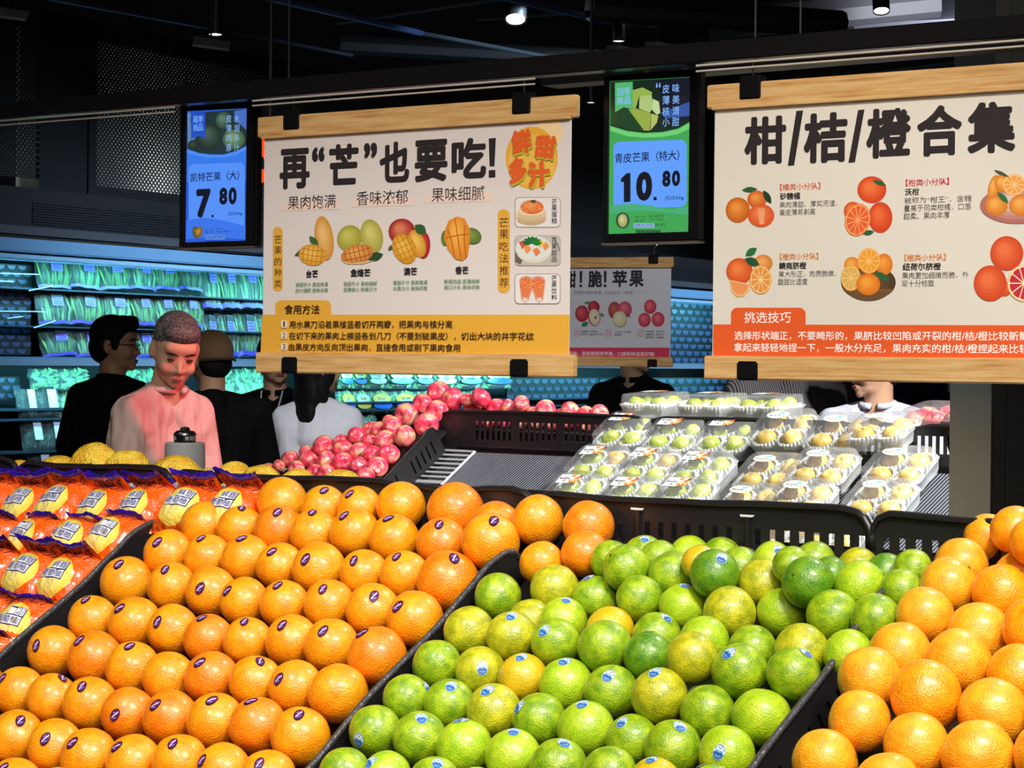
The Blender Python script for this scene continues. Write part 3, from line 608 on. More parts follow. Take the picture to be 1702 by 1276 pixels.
# right-hand pictures  x=1560+X*.2037 y=270+Y*.2037
def q6(x, y): return ((1560 + x * .2037 - 1160) / .4075, (270 + y * .2037 - 120) / .4075)
f6 = .5
X, Y = q6(640, 350); i.ball(X, Y, 300 * f6, 150 * f6, (180, 110, 100), (226, 196, 190))
for (x, y, rx, ry, r) in ((455, 210, 48, 110, 12), (520, 170, 60, 70, 0), (800, 220, 90, 90, 0), (475, 350, 92, 84, 0), (680, 350, 104, 88, 0), (860, 350, 90, 84, 0)): X, Y = q6(x, y); i.ball(X, Y, rx * f6, ry * f6, (216, 126, 40), (244, 174, 84), r)
X, Y = q6(620, 182); i.slice(X, Y, 96 * f6, 86 * f6, 0, rim=(240, 170, 80), flesh=(242, 160, 80)); a = q6(480, 240); b = q6(575, 335); i.leaf(*a, *b, 12); a = q6(455, 60); b = q6(580, 120); i.leaf(*a, *b, 7, (70, 84, 50))
for (x, y, rx, ry) in ((560, 740, 135, 140), (540, 1030, 60, 60), (425, 985, 134, 146)): X, Y = q6(x, y); i.ball(X, Y, rx * f6, ry * f6, (214, 74, 34), (238, 116, 66))
X, Y = q6(700, 985); i.slice(X, Y, 136 * f6, 150 * f6, 0, rim=(246, 196, 130), flesh=(196, 44, 58), pith=(250, 226, 190))
i.build('printed_artwork', PRINT, sg)
# ---- sign 3: apple, far away over the second stand
def C8(x, y): return 940 + x * .1568, 420 + y * .1650 * .9503
S3A = math.radians(72); SD3 = Vector((math.sin(S3A), -math.cos(S3A), 0)); SN3 = Vector((-math.cos(S3A), -math.sin(S3A), 0))
O3, M3, t3 = plane(1030, 500, 9.6, SN3, SD3)
zt = t3(1117, 443)[1]; zb = t3(1113, 594)[1]; xr = t3(1115, 500)[0]
sg = sign('small white apple poster with pink-red band hanging between the two big posters', t3, M3, None, (xr - .62, xr), zt, zb, .040, [t3(1086, 500)[0], xr - .55], [t3(1086, 500)[0]], srgb(214, 216, 224), .01)
i = Crop(t3, C8)
for ch, a, b, c, d in (('甜', -12, 190, 112, 372), ('脆', 240, 186, 388, 368), ('苹', 498, 186, 652, 366), ('果', 675, 186, 828, 364)): i.glyph(ch, a, b, c, d, (40, 38, 44), .035)
for x in (148, 405): i.poly([(x, 194), (x + 30, 194), (x + 26, 318), (x + 4, 318)], (40, 38, 44)); i.poly([(x, 336), (x + 28, 336), (x + 28, 364), (x, 364)], (40, 38, 44))
i.text('不同产地的苹果  口感也不一样哦!', 85, 424, 720, 40, (120, 116, 124), 0); i.line([(735, 420), (905, 420)], 3, (176, 176, 184))
i.poly([(-700, 1003), (1103, 1005), (1100, 1108), (-700, 1108)], (214, 58, 92)); i.text('每种、表皮斑驳的苹果，口感和味道更好哦!', 30, 1066, 945, 46, (246, 226, 232), .015)
R1, R2 = (176, 40, 58), (226, 90, 104)
i.leaf(195, 540, 262, 520, 16, (96, 140, 86)); i.ball(300, 575, 62, 66, (160, 30, 48), (206, 70, 80)); i.ball(175, 645, 72, 88, R1, R2); i.leaf(365, 640, 412, 680, 16, (90, 140, 90)); i.leaf(165, 780, 245, 735, 26, (70, 130, 84))
i.ball(305, 680, 66, 98, (190, 60, 64), (206, 90, 90), -8); i.ball(308, 682, 56, 88, (226, 210, 176), (240, 228, 200), -8); i.ell(318, 685, 12, 16, (130, 100, 70))
i.ball(520, 610, 66, 92, (160, 60, 52), (206, 100, 90)); i.ball(630, 600, 74, 86, (196, 66, 92), (230, 120, 140)); i.ball(575, 715, 74, 76, (160, 150, 90), (190, 180, 110)); i.ball(572, 700, 72, 82, (214, 208, 160), (236, 230, 192)); i.leaf(640, 640, 692, 690, 8, (90, 90, 60))
for x, y, r in ((898, 572, 66), (838, 712, 66), (982, 706, 68)): i.ball(x, y, r, r * 1.15, (196, 52, 76), (236, 110, 120))
for x in (92, 425, 768):
    i.rrect(x, 812, x + 60, 888, 12, (206, 90, 100)); i.rrect(x + 3, 815, x + 57, 885, 10, (222, 214, 222)); i.text('苹果', x + 8, 835, x + 52, 22, (206, 90, 100)); i.text('品种', x + 8, 865, x + 52, 22, (206, 90, 100))
for st, a, y, b in (('口感脆甜，果肉嫩', 165, 834, 335), ('香气浓，酸甜多汁可口', 165, 864, 400), ('水分充足，脆口甜', 522, 838, 690), ('果肉细', 522, 868, 590), ('色泽鲜艳，个头匀称', 848, 834, 1042), ('果香浓郁，甜脆可口', 848, 866, 1042), ('果型饱满，口感脆甜', 848, 896, 1042)): i.text(st, a, y, b, 22, (110, 108, 116), .01)
i.build('printed_artwork', PRINT, sg)
for x, y in ((1088, 418),):
    p = at(x, y, 9.5); link('sign_wire', G().tube([p, p + Vector((0, 0, 4.6 - p.z))], .002, 5).mesh(), STEEL, None); tag(bpy.data.objects['sign_wire'], 'thin wire holding the small apple poster', 'wire')
# ---- rail that carries the signs
def onS(x, y, off=0): p = hit(x, y, O1, SN) - O1; return p.dot(SD), p.z
zr = onS(600, 155)[1]
x0 = onS(-120, 190)[0]; x1 = onS(1760, 100)[0]
rl = thing('sign_rail', 'long black double rail carrying the posters and price screens', 'rail', M1)
zr = (onS(0, 190)[1] + onS(1320, 117)[1]) / 2
link('beam', bevel(G().box(x0, x1, zr + .006, zr + .042, -.02, .02).mesh(), .002), mat('rail_black', srgb(24, 22, 22), .35, .2), rl)
rodm = mat('rail_rod_highlight', srgb(215, 208, 198), .35, .2)  # pale diffuse colour stands in for the highlight lines along the rods
for a, b in ((x0, onS(302, 170)[0]), (onS(432, 165)[0], onS(900, 140)[0]), (onS(1168, 120)[0], x1)):
    link('rod', G().tube([(a, zr, .022), (b, zr, .022)], .0021, 8).mesh(), rodm, rl); link('rod', G().tube([(a, zr - .010, .022), (b, zr - .010, .022)], .0018, 8).mesh(), rodm, rl)
for xx in (onS(480, 140)[0], onS(1330, 90)[0], onS(1255, 100)[0]): link('hanger', G().tube([(xx, zr + .04, 0), (xx, 4.6 - O1.z, 0)], .002, 5).mesh(), STEEL, rl)
# upper black beam crossing above the rail on the right
a = hit(900, 118, O1 - SN * .3, SN); b = hit(1760, 24, O1 - SN * .3, SN)
o = link('header_beam', G().hexa([a, a + Vector((0, 0, -.03)), a - SN * .06, a - SN * .06 + Vector((0, 0, -.03)), b, b + Vector((0, 0, -.05)), b - SN * .06, b - SN * .06 + Vector((0, 0, -.05))]).mesh(), DARK); tag(o, 'plain black beam above the citrus poster', 'beam')
# ---- price screens
def screen(label, px, depth, draw):
    """px: outer box corners tl, br and lit area tl, br"""
    (ox0, oy0, ox1, oy1), (ix0, iy0, ix1, iy1) = px
    p = hit(ox0, (oy0 + oy1) / 2, O1 - SN * depth, SN); M = frame(SD, ZU, SN, p)
    def t(x, y): q = hit(x, y, p, SN) - p; return q.dot(SD), q.z
    X1 = t(ox1, (oy0 + oy1) / 2)[0]; zt = t(ox0, oy0)[1]; zb = t(ox0, oy1)[1]
    th = thing('price_screen', label, 'screen', M)
    a = t(ix0, iy0); b = t(ix0, iy1); c = t(ix1, (iy0 + iy1) / 2)
    link('housing', bevel(G().box(0, X1, zb, zt, -.022, -.001).mesh(), .003), BLACK, th)
    g = G().box(.002, a[0], zb + .002, zt - .002, -.002, .004).box(c[0], X1 - .002, zb + .002, zt - .002, -.002, .004).box(a[0], c[0], a[1], zt - .002, -.002, .004).box(a[0], c[0], zb + .002, b[1], -.002, .004)
    link('bezel', g.mesh(), mat('bezel', srgb(16, 15, 17), .25), th)
    link('bottom_edge', G().box(.0, X1, zb - .004, zb, -.022, .004).mesh(), mat('bezel_edge', srgb(110, 100, 95), .4, .5), th)
    for xx in (X1 * .3, X1 * .7): link('bracket', G().box(xx - .012, xx + .012, zt - .01, zr + .052 + O1.z - p.z, -.04, -.018).box(xx - .012, xx + .012, zr + .044 + O1.z - p.z, zr + .052 + O1.z - p.z, -.04, .07).mesh(), BLACK, th)
    i = Ink(t, z0=.0002, dz=.000004); draw(i); i.build('display', colmat('screen_glow', .2, emit=1.0), th)
def sc2(i):
    f = lambda x, y: (1000 + x * .2351, 110 + y * .2351)
    P = lambda pts, c: i.poly([f(*p) for p in pts], c)
    P([(60, 108), (632, 76), (620, 1172), (50, 1190)], (62, 164, 82))
    P([(62, 110), (632, 78), (628, 390), (540, 440), (430, 464), (300, 470), (180, 456), (62, 420)], (24, 40, 30))
    P([(400, 100), (632, 78), (628, 385), (430, 400)], (22, 26, 40)); P([(62, 300), (180, 290), (300, 460), (190, 450), (62, 410)], (30, 66, 34))
    P([(420, 330), (625, 250), (628, 350), (450, 370)], (52, 84, 160))
    for c, pts in (((148, 178, 76), [(215, 170), (290, 150), (358, 185), (345, 230), (265, 215), (240, 300), (212, 300)]), ((174, 196, 120), [(268, 215), (355, 205), (360, 300), (340, 330), (265, 300)]), ((190, 214, 150), [(360, 230), (405, 250), (415, 330), (390, 345), (358, 310)]), ((150, 170, 70), [(190, 305), (250, 300), (350, 335), (340, 455), (300, 455)]), ((176, 190, 96), [(352, 335), (402, 350), (390, 400), (345, 455)])): P(pts, c)
    P([(62, 425), (180, 462), (300, 476), (430, 470), (540, 446), (628, 396), (627, 440), (540, 480), (430, 500), (300, 505), (180, 495), (60, 455)], (110, 206, 116))
    P([(94, 118), (220, 110), (222, 306), (158, 290), (96, 324)], (86, 180, 110))
    for ch, x, y in (('当', 132, 180), ('季', 182, 178), ('商', 132, 244), ('品', 182, 240)): X, Y = f(x, y); i.glyph(ch, X - 5.6, Y - 7, X + 5.6, Y + 7, (126, 190, 232), .02)
    for ch, x, y in (('皮', 455, 160), ('薄', 455, 240), ('核', 455, 320), ('小', 455, 395), ('味', 526, 155), ('美', 526, 235), ('清', 526, 315), ('甜', 524, 392)): X, Y = f(x, y); i.glyph(ch, X - 5.8, Y - 7.4, X + 5.8, Y + 7.4, (126, 176, 240), .015)
    X, Y = f(402, 134); i.glyph('“', X - 4, Y - 4, X + 4, Y + 4, (126, 176, 240), .01)
    x0, y0 = f(85, 535); x1, y1 = f(602, 1010); i.rrect(x0, y0, x1, y1, 10, (96, 158, 252), -4)
    P([(80, 985), (200, 970), (350, 985), (500, 1015), (600, 990), (618, 1010), (616, 1090), (60, 1110), (60, 1000)], (70, 172, 120)); P([(60, 1040), (300, 1020), (617, 1050), (618, 1160), (52, 1180)], (62, 164, 82))
    N = (16, 22, 64)
    X, Y = f(95, 652); X2, _ = f(552, 0); i.text('青皮芒果（特大）', X, Y, X2, 17, N, .012)
    P([(138, 795), (172, 762), (180, 756), (205, 755), (205, 958), (158, 962), (158, 818), (138, 820)], (10, 12, 24))
    for ch, a, b, c, d in (('0', 245, 745, 358, 952), ('8', 430, 738, 488, 852), ('0', 498, 736, 556, 848)): i.glyph(ch, *f(a, b), *f(c, d), (10, 12, 24), .05)
    x0, y0 = f(368, 924); i.rrect(x0, y0, x0 + 5.4, y0 + 5.6, 1, (10, 12, 24))
    X, Y = f(448, 936); X2, _ = f(582, 0); i.text('元/500g', X, Y, X2, 9, N, .01)
    X, Y = f(150, 1090); i.ell(X, Y, 11.5, 13.5, (40, 80, 60)); i.ball(X, Y, 8, 11, (160, 160, 90), (200, 200, 150))
    for (st, a, b, y) in (('单位: 500g', 236, 312, 1068), ('品种: 青皮芒果', 336, 436, 1062), ('等级: 优质', 236, 302, 1092), ('产地: 广西百色', 336, 440, 1086)): X, Y = f(a, y); X2, _ = f(b, 0); i.text(st, X, Y, X2, 4, (22, 50, 36))
    x0, y0 = f(228, 1110); x1, y1 = f(374, 1142); i.rrect(x0, y0, x1, y1, 1, (150, 190, 230))
    for k in range(22): xx = x0 + 1.5 + k * 1.45; i.poly([(xx, y0 + 1), (xx + random.choice((.5, .9)), y0 + 1), (xx + .5, y1 - 1), (xx, y1 - 1)], (40, 60, 130))
    X, Y = f(378, 1122); X2, _ = f(454, 0); i.text('3001472', X, Y, X2, 5, (20, 40, 40)); x0, y0 = f(242, 1156); x1, y1 = f(420, 1180); i.rrect(x0, y0, x1, y1, 1, (40, 100, 56))
screen('right price screen reading 10.80 with green fruit picture', ((1003, 126, 1162, 404), (1014, 135, 1147, 389)), .06, sc2)
def sc1(i):
    f = lambda x, y: (300 + x * .2038, 160 + y * .2038)
    P = lambda pts, c: i.poly([f(*p) for p in pts], c)
    P([(56, 122), (550, 97), (535, 1202), (42, 1205)], (40, 92, 214)); P([(56, 450), (548, 410), (540, 700), (50, 700)], (54, 120, 232))
    P([(56, 140), (548, 100), (545, 400), (460, 445), (350, 474), (250, 474), (150, 462), (54, 425)], (34, 52, 56))
    P([(56, 140), (90, 130), (80, 200), (130, 330), (60, 420)], (96, 130, 180)); P([(440, 120), (548, 100), (546, 280), (500, 240), (440, 200)], (70, 110, 190))
    for cx, cy, rx, ry, c, h in ((350, 195, 66, 70, (50, 76, 66), (92, 122, 104)), (235, 330, 105, 112, (34, 50, 40), (66, 90, 78)), (435, 350, 92, 82, (70, 100, 66), (120, 150, 104)), (105, 400, 45, 45, (30, 44, 36), (52, 72, 56))): X, Y = f(cx, cy); i.ball(X, Y, rx * .2, ry * .2, c, h)
    P([(54, 432), (150, 466), (250, 480), (350, 478), (460, 450), (545, 404), (544, 430), (460, 476), (350, 500), (200, 500), (54, 462)], (76, 140, 240))
    P([(84, 128), (202, 120), (206, 345), (146, 325), (88, 350)], (34, 78, 190))
    for ch, x, y in (('尾', 124, 190), ('季', 166, 186), ('商', 124, 256), ('品', 166, 252)): X, Y = f(x, y); i.glyph(ch, X - 4.2, Y - 6, X + 4.2, Y + 6, (110, 160, 240), .02)
    for ch, x, y in (('皮', 395, 182), ('薄', 395, 262), ('肉', 395, 340), ('厚', 395, 420), ('水', 460, 182), ('润', 460, 262), ('多', 460, 340), ('汁', 460, 418)): X, Y = f(x, y); i.glyph(ch, X - 4.4, Y - 6.4, X + 4.4, Y + 6.4, (130, 170, 226), .01)
    x0, y0 = f(68, 555); x1, y1 = f(524, 1120); i.rrect(x0, y0, x1, y1, 9, (84, 144, 248), -3)
    P([(50, 1010), (180, 990), (340, 1010), (538, 1060), (536, 1198), (44, 1200)], (58, 116, 232)); P([(44, 1165), (300, 1150), (536, 1165), (535, 1200), (43, 1203)], (40, 90, 210))
    N = (14, 26, 74)
    X, Y = f(84, 664); X2, _ = f(482, 0); i.text('凯特芒果（大）', X, Y, X2, 15.5, N, .012)
    for ch, a, b, c, d in (('7', 130, 755, 248, 990), ('8', 318, 745, 384, 884), ('0', 394, 742, 460, 882)): i.glyph(ch, *f(a, b), *f(c, d), (8, 14, 34), .05)
    x0, y0 = f(255, 966); i.rrect(x0, y0, x0 + 3.6, y0 + 4.4, 1, (8, 14, 34))
    X, Y = f(390, 962); X2, _ = f(506, 0); i.text('元/500g', X, Y, X2, 7, N, .01)
    X, Y = f(135, 1110); i.ball(X - 2, Y, 5, 10, (60, 70, 30), (120, 120, 40), -10); i.ball(X + 3, Y, 6, 10, (120, 80, 30), (190, 140, 40), 20)
    for (st, a, b, y) in (('单位: 500g', 200, 270, 1086), ('品种: 凯特', 290, 340, 1082), ('等级: 优质', 200, 270, 1108), ('产地: 四川攀枝花', 290, 405, 1104)): X, Y = f(a, y); X2, _ = f(b, 0); i.text(st, X, Y, X2, 3.4, (20, 40, 110))
    x0, y0 = f(200, 1130); x1, y1 = f(365, 1168); i.rrect(x0, y0, x1, y1, 1, (90, 140, 230)); X, Y = f(206, 1150); X2, _ = f(358, 0); i.text('300147 801', X, Y, X2, 5, (24, 44, 110))
    x0, y0 = f(205, 1176); x1, y1 = f(365, 1196); i.rrect(x0, y0, x1, y1, 1, (30, 66, 160))
screen('left price screen reading 7.80 with blue background', ((300, 172, 425, 412), (309, 184, 411, 403)), .06, sc1)
# ---- red neon character half hidden behind the mango poster
p = at(448, 272, 7.0); M = frame(Vector((1, 0, 0)), ZU, Vector((0, -1, 0)), p)
vs, fs = glyphs('菜', .02, 3); me = mesh('neon', [((x - .5) * .175, (y - .5) * .175 * 1.08 / 1.08, z) for z in (0,) for x, y in vs], fs)
o = link('neon_sign', me, mat('neon_red', srgb(240, 60, 20), .4, emit=srgb(255, 62, 20), es=1.6), None, M); mod = o.modifiers.new('s', 'SOLIDIFY'); mod.thickness = .012
tag(o, 'glowing red-orange sign character peeking out left of the mango poster', 'neon sign')
link('neon_bracket', G().tube([(0, .08, 0), (0, 4.6 - p.z, 0)], .006, 6).mesh(), DARK, o)
P0=(-0.2919, 3.2, 1.0708)
ORANGES=[('T',-0.510,0.525,0.000,0.0438,'o'),('T',-0.401,0.517,0.001,0.0389,'o',0.04,-0.59,0.81),('T',-0.326,0.525,-0.000,0.0370,'o',-0.41,-0.61,0.67),('T',-0.242,0.537,-0.000,0.0409,'o'),
('T',-0.118,0.533,0.001,0.0466,'d'),('T',-0.023,0.516,-0.009,0.0394,'d'),('T',0.058,0.526,-0.001,0.0405,'o'),('T',0.163,0.519,0.000,0.0396,'d'),
('T',0.139,0.424,0.000,0.0338,'o'),('T',0.200,0.455,-0.000,0.0354,'d'),('A',-0.632,0.447,0.000,0.0431,'o'),('A',-0.542,0.447,0.000,0.0394,'o',0.09,-0.38,0.92),
('A',-0.453,0.453,0.000,0.0419,'d',0.00,-0.67,0.74),('A',-0.363,0.448,0.000,0.0412,'o',-0.08,-0.41,0.91),('A',-0.282,0.460,0.000,0.0412,'o',-0.39,-0.57,0.73),('A',-0.187,0.452,0.000,0.0404,'o',-0.22,-0.45,0.86),
('A',-0.086,0.453,-0.001,0.0402,'d',-0.09,-0.62,0.78),('A',0.024,0.450,0.012,0.0446,'o',0.11,-0.62,0.78),('B',-0.644,0.363,-0.000,0.0426,'o',-0.33,-0.76,0.56),('B',-0.545,0.364,-0.000,0.0399,'o',-0.22,-0.46,0.86),
('B',-0.456,0.370,-0.000,0.0413,'o',-0.14,-0.47,0.87),('B',-0.367,0.360,-0.000,0.0387,'o',-0.28,-0.68,0.68),('B',-0.280,0.363,-0.000,0.0433,'o',-0.43,-0.80,0.43),('B',-0.179,0.362,0.000,0.0383,'o',-0.37,-0.71,0.60),
('B',-0.096,0.367,0.000,0.0387,'o',-0.29,-0.52,0.80),('B',-0.002,0.363,-0.000,0.0474,'d',0.21,-0.56,0.80),('C',-0.670,0.281,-0.000,0.0443,'o',-0.18,-0.63,0.76),('C',-0.556,0.283,0.000,0.0409,'o',-0.18,-0.63,0.76),
('C',-0.456,0.280,0.000,0.0421,'o',-0.31,-0.92,0.25),('C',-0.364,0.266,-0.000,0.0399,'o',-0.62,-0.60,0.51),('C',-0.275,0.270,-0.000,0.0393,'o',-0.23,-0.50,0.83),('C',-0.186,0.281,-0.000,0.0396,'o',-0.19,-0.69,0.70),
('C',-0.091,0.280,-0.000,0.0416,'o',0.09,-0.79,0.60),('C',0.004,0.270,0.000,0.0430,'o',-0.57,-0.64,0.52),('D',-0.652,0.181,0.000,0.0409,'o',-0.21,-0.45,0.87),('D',-0.549,0.185,0.000,0.0436,'o',-0.48,-0.60,0.64),
('D',-0.452,0.181,-0.000,0.0414,'o',-0.48,-0.78,0.41),('D',-0.358,0.171,0.000,0.0397,'d',-0.21,-0.40,0.89),('D',-0.273,0.177,0.000,0.0386,'o',-0.09,-0.49,0.87),('D',-0.187,0.190,0.000,0.0408,'o',-0.31,-0.65,0.69),
('D',-0.103,0.191,0.000,0.0415,'o',-0.25,-0.73,0.64),('D',-0.001,0.182,-0.000,0.0441,'d',-0.48,-0.34,0.81),('E',-0.661,0.095,0.000,0.0428,'o',-0.50,-0.80,0.34),('E',-0.555,0.094,-0.000,0.0444,'d',-0.46,-0.53,0.71),
('E',-0.451,0.084,-0.000,0.0430,'o',-0.04,-0.46,0.88),('E',-0.356,0.075,0.000,0.0413,'o'),('E',-0.271,0.088,-0.000,0.0416,'d',-0.35,-0.65,0.67),('E',-0.177,0.093,-0.000,0.0405,'o',0.20,-0.48,0.86),
('E',-0.093,0.094,0.000,0.0407,'o',-0.55,-0.72,0.42),('E',-0.005,0.094,0.000,0.0439,'o'),('F',-0.743,-0.007,-0.000,0.0417,'o'),('F',-0.638,-0.005,-0.000,0.0410,'o',-0.58,-0.54,0.61),
('F',-0.550,-0.008,-0.000,0.0412,'o',0.43,-0.27,0.86),('F',-0.461,-0.005,-0.000,0.0429,'o',-0.18,-0.65,0.74),('F',-0.362,-0.013,-0.000,0.0416,'d',-0.32,-0.94,0.12),('F',-0.272,-0.006,-0.000,0.0423,'d',-0.43,-0.70,0.57),
('F',-0.180,0.002,-0.000,0.0424,'o',-0.06,-0.56,0.83),('F',-0.094,0.007,-0.000,0.0422,'d',-0.21,-0.36,0.91),('F',-0.000,0.000,-0.000,0.0426,'o',0.00,-0.56,0.83),('G',-0.642,-0.102,-0.000,0.0431,'o'),
('G',-0.537,-0.100,-0.000,0.0437,'o',0.26,-0.63,0.73),('G',-0.439,-0.103,-0.000,0.0429,'o',-0.18,-0.88,0.44),('G',-0.352,-0.110,-0.000,0.0430,'o',-0.46,-0.65,0.61),('G',-0.256,-0.104,0.000,0.0413,'o',-0.52,-0.55,0.66),
('G',-0.170,-0.088,-0.000,0.0408,'o',-0.17,-0.60,0.78),('G',-0.076,-0.090,-0.000,0.0408,'o',-0.67,-0.56,0.48),('G',0.014,-0.088,-0.000,0.0405,'o',-0.23,-0.72,0.66),('H',-0.542,-0.191,-0.000,0.0430,'o'),
('H',-0.437,-0.192,0.000,0.0422,'o',-0.30,-0.58,0.75),('H',-0.336,-0.193,0.000,0.0413,'o'),('H',-0.242,-0.191,0.000,0.0414,'o'),('H',-0.149,-0.185,-0.000,0.0407,'o')]
LIMES=[('a',0.264,0.436,0.005,0.0305,'g'),('a',0.276,0.491,-0.025,0.0312,'g',0.00,-0.51,0.86),('a',0.327,0.465,-0.009,0.0292,'g'),('a',0.340,0.514,-0.036,0.0299,'l'),
('a',0.432,0.431,0.019,0.0262,'y'),('a',0.400,0.511,-0.032,0.0295,'g'),('a',0.452,0.483,-0.026,0.0309,'g',0.61,-0.00,0.79),('a',0.509,0.488,-0.013,0.0282,'l',0.17,-0.75,0.64),
('a',0.583,0.437,0.023,0.0271,'g'),('a',0.578,0.491,-0.011,0.0287,'g'),('a',0.626,0.454,-0.004,0.0275,'d'),('a',0.637,0.503,-0.024,0.0274,'m'),
('a',0.693,0.485,-0.016,0.0279,'d'),('a',0.743,0.478,0.001,0.0262,'g'),('b',0.133,0.504,-0.066,0.0341,'g'),('b',0.315,0.409,0.017,0.0345,'g'),
('b',0.377,0.427,-0.005,0.0356,'g'),('b',0.481,0.398,0.029,0.0347,'d',0.21,-0.68,0.70),('b',0.529,0.430,-0.007,0.0353,'m'),('b',0.631,0.400,0.026,0.0352,'d'),
('b',0.690,0.428,0.006,0.0342,'l'),('b',0.754,0.426,0.005,0.0283,'g'),('c',0.200,0.372,-0.002,0.0360,'m'),('c',0.267,0.376,-0.016,0.0333,'g',-0.32,-0.19,0.93),
('c',0.366,0.360,0.004,0.0336,'g'),('c',0.434,0.363,-0.006,0.0326,'l',0.08,-0.26,0.96),('c',0.525,0.351,0.003,0.0362,'m'),('c',0.582,0.385,-0.018,0.0340,'l'),
('c',0.685,0.360,0.007,0.0347,'g'),('c',0.751,0.360,0.009,0.0326,'g'),('d',0.116,0.339,-0.000,0.0356,'g'),('d',0.199,0.305,-0.010,0.0325,'m'),
('d',0.266,0.303,-0.001,0.0339,'l',0.11,-0.36,0.93),('d',0.355,0.295,-0.002,0.0341,'y'),('d',0.434,0.297,-0.005,0.0334,'g',0.34,-0.44,0.83),('d',0.527,0.283,0.008,0.0337,'l'),
('d',0.597,0.289,-0.004,0.0331,'g'),('d',0.675,0.291,0.002,0.0361,'m'),('d',0.743,0.295,0.001,0.0325,'l'),('e',0.123,0.256,-0.000,0.0380,'m'),
('e',0.219,0.244,0.012,0.0362,'m',-0.01,-0.50,0.86),('e',0.298,0.244,0.010,0.0348,'g',-0.47,-0.68,0.56),('e',0.393,0.238,0.017,0.0374,'g'),('e',0.463,0.239,0.009,0.0339,'d',0.02,0.12,0.99),
('e',0.553,0.224,0.029,0.0345,'m'),('e',0.622,0.225,0.015,0.0366,'g',-0.44,-0.56,0.70),('e',0.703,0.229,0.017,0.0345,'g',0.43,-0.33,0.84),('f',0.120,0.180,0.000,0.0358,'g'),
('f',0.206,0.176,0.002,0.0352,'m',0.09,-0.96,0.26),('f',0.284,0.176,-0.000,0.0346,'y',-0.07,-0.43,0.90),('f',0.363,0.173,0.001,0.0369,'l',-0.06,-0.39,0.92),('f',0.441,0.172,-0.000,0.0362,'g',-0.14,-0.71,0.69),
('f',0.539,0.156,0.019,0.0368,'m',-0.19,-0.41,0.89),('f',0.609,0.156,0.002,0.0356,'g',-0.59,0.16,0.79),('f',0.688,0.161,0.000,0.0376,'l'),('g',0.123,0.104,0.000,0.0352,'g',0.82,-0.27,0.50),
('g',0.202,0.106,-0.000,0.0355,'g',0.07,-0.60,0.80),('g',0.284,0.105,0.000,0.0377,'m',-0.24,-0.52,0.82),('g',0.367,0.101,-0.000,0.0363,'g',-0.76,-0.37,0.53),('g',0.450,0.097,0.000,0.0375,'l',-0.15,-0.34,0.93),
('g',0.530,0.090,-0.001,0.0338,'g',-0.42,-0.49,0.76),('g',0.599,0.085,-0.000,0.0366,'g',0.19,-0.49,0.85),('g',0.679,0.089,0.000,0.0355,'l',-0.36,-0.91,0.22),('h',0.121,0.032,-0.000,0.0373,'g',-0.58,-0.80,-0.17),
('h',0.204,0.033,-0.000,0.0374,'g',0.07,-0.54,0.84),('h',0.288,0.030,-0.000,0.0380,'l',-0.13,-0.12,0.98),('h',0.376,0.027,-0.000,0.0372,'l',0.02,-0.30,0.95),('h',0.457,0.022,0.000,0.0373,'g',0.17,-0.37,0.91),
('h',0.540,0.023,0.002,0.0351,'g'),('h',0.615,0.018,0.002,0.0334,'y',-0.15,-0.24,0.96),('h',0.697,0.023,-0.000,0.0335,'g',-0.42,0.19,0.89),('i',0.136,-0.055,0.000,0.0365,'g'),
('i',0.205,-0.045,-0.000,0.0344,'l',-0.58,-0.50,0.64),('i',0.291,-0.042,-0.000,0.0354,'g',0.12,-0.53,0.84),('i',0.368,-0.049,-0.000,0.0355,'l'),('i',0.450,-0.050,0.000,0.0348,'g')]
MANDARINS=[('1',0.855,0.563,0.010,0.0322,'o'),('2',0.797,0.583,-0.022,0.0335,'n'),('2',0.911,0.518,0.028,0.0329,'o'),('3',0.791,0.516,-0.018,0.0370,'n'),
('3',0.875,0.511,-0.028,0.0348,'n'),('3',0.950,0.516,-0.028,0.0380,'o'),('4',0.814,0.446,0.003,0.0378,'n'),('4',0.893,0.441,-0.000,0.0395,'o'),
('4',0.970,0.439,-0.007,0.0392,'o'),('5',0.817,0.374,0.010,0.0373,'n'),('5',0.895,0.364,-0.004,0.0408,'n'),('5',0.977,0.364,0.015,0.0398,'o'),
('6',0.819,0.299,0.008,0.0399,'n'),('6',0.910,0.287,0.015,0.0413,'n'),('6',0.989,0.287,0.002,0.0404,'o'),('7',0.822,0.223,0.028,0.0405,'n'),
('7',0.910,0.205,0.028,0.0444,'o'),('7',0.994,0.207,0.012,0.0418,'n'),('7',1.074,0.223,0.006,0.0411,'o'),('8',0.847,0.149,0.026,0.0386,'n'),
('8',0.934,0.127,0.020,0.0398,'n'),('8',1.016,0.126,0.019,0.0424,'n'),('8',1.095,0.145,0.016,0.0403,'o'),('9',0.839,0.074,0.025,0.0399,'n'),
('9',0.939,0.049,0.025,0.0401,'n'),('9',1.025,0.046,0.020,0.0391,'n'),('9',0.849,-0.008,0.025,0.0408,'n')]
UGLY=[('u',-1.415,0.645,-0.066,0.0300,'u'),('u',-1.294,0.645,-0.059,0.0389,'u'),('u',-1.163,0.645,-0.042,0.0485,'u'),('u',-1.072,0.645,-0.050,0.0434,'u'),
('u',-0.936,0.645,-0.055,0.0492,'u'),('u',-0.848,0.645,-0.056,0.0276,'u'),('u',-0.777,0.645,-0.047,0.0349,'u'),('u',-0.698,0.645,-0.050,0.0355,'u'),
('u',-0.613,0.645,-0.058,0.0372,'u'),('u',-0.506,0.645,-0.055,0.0386,'u')]
PF=(-0.5676, 8.0, 1.1941)
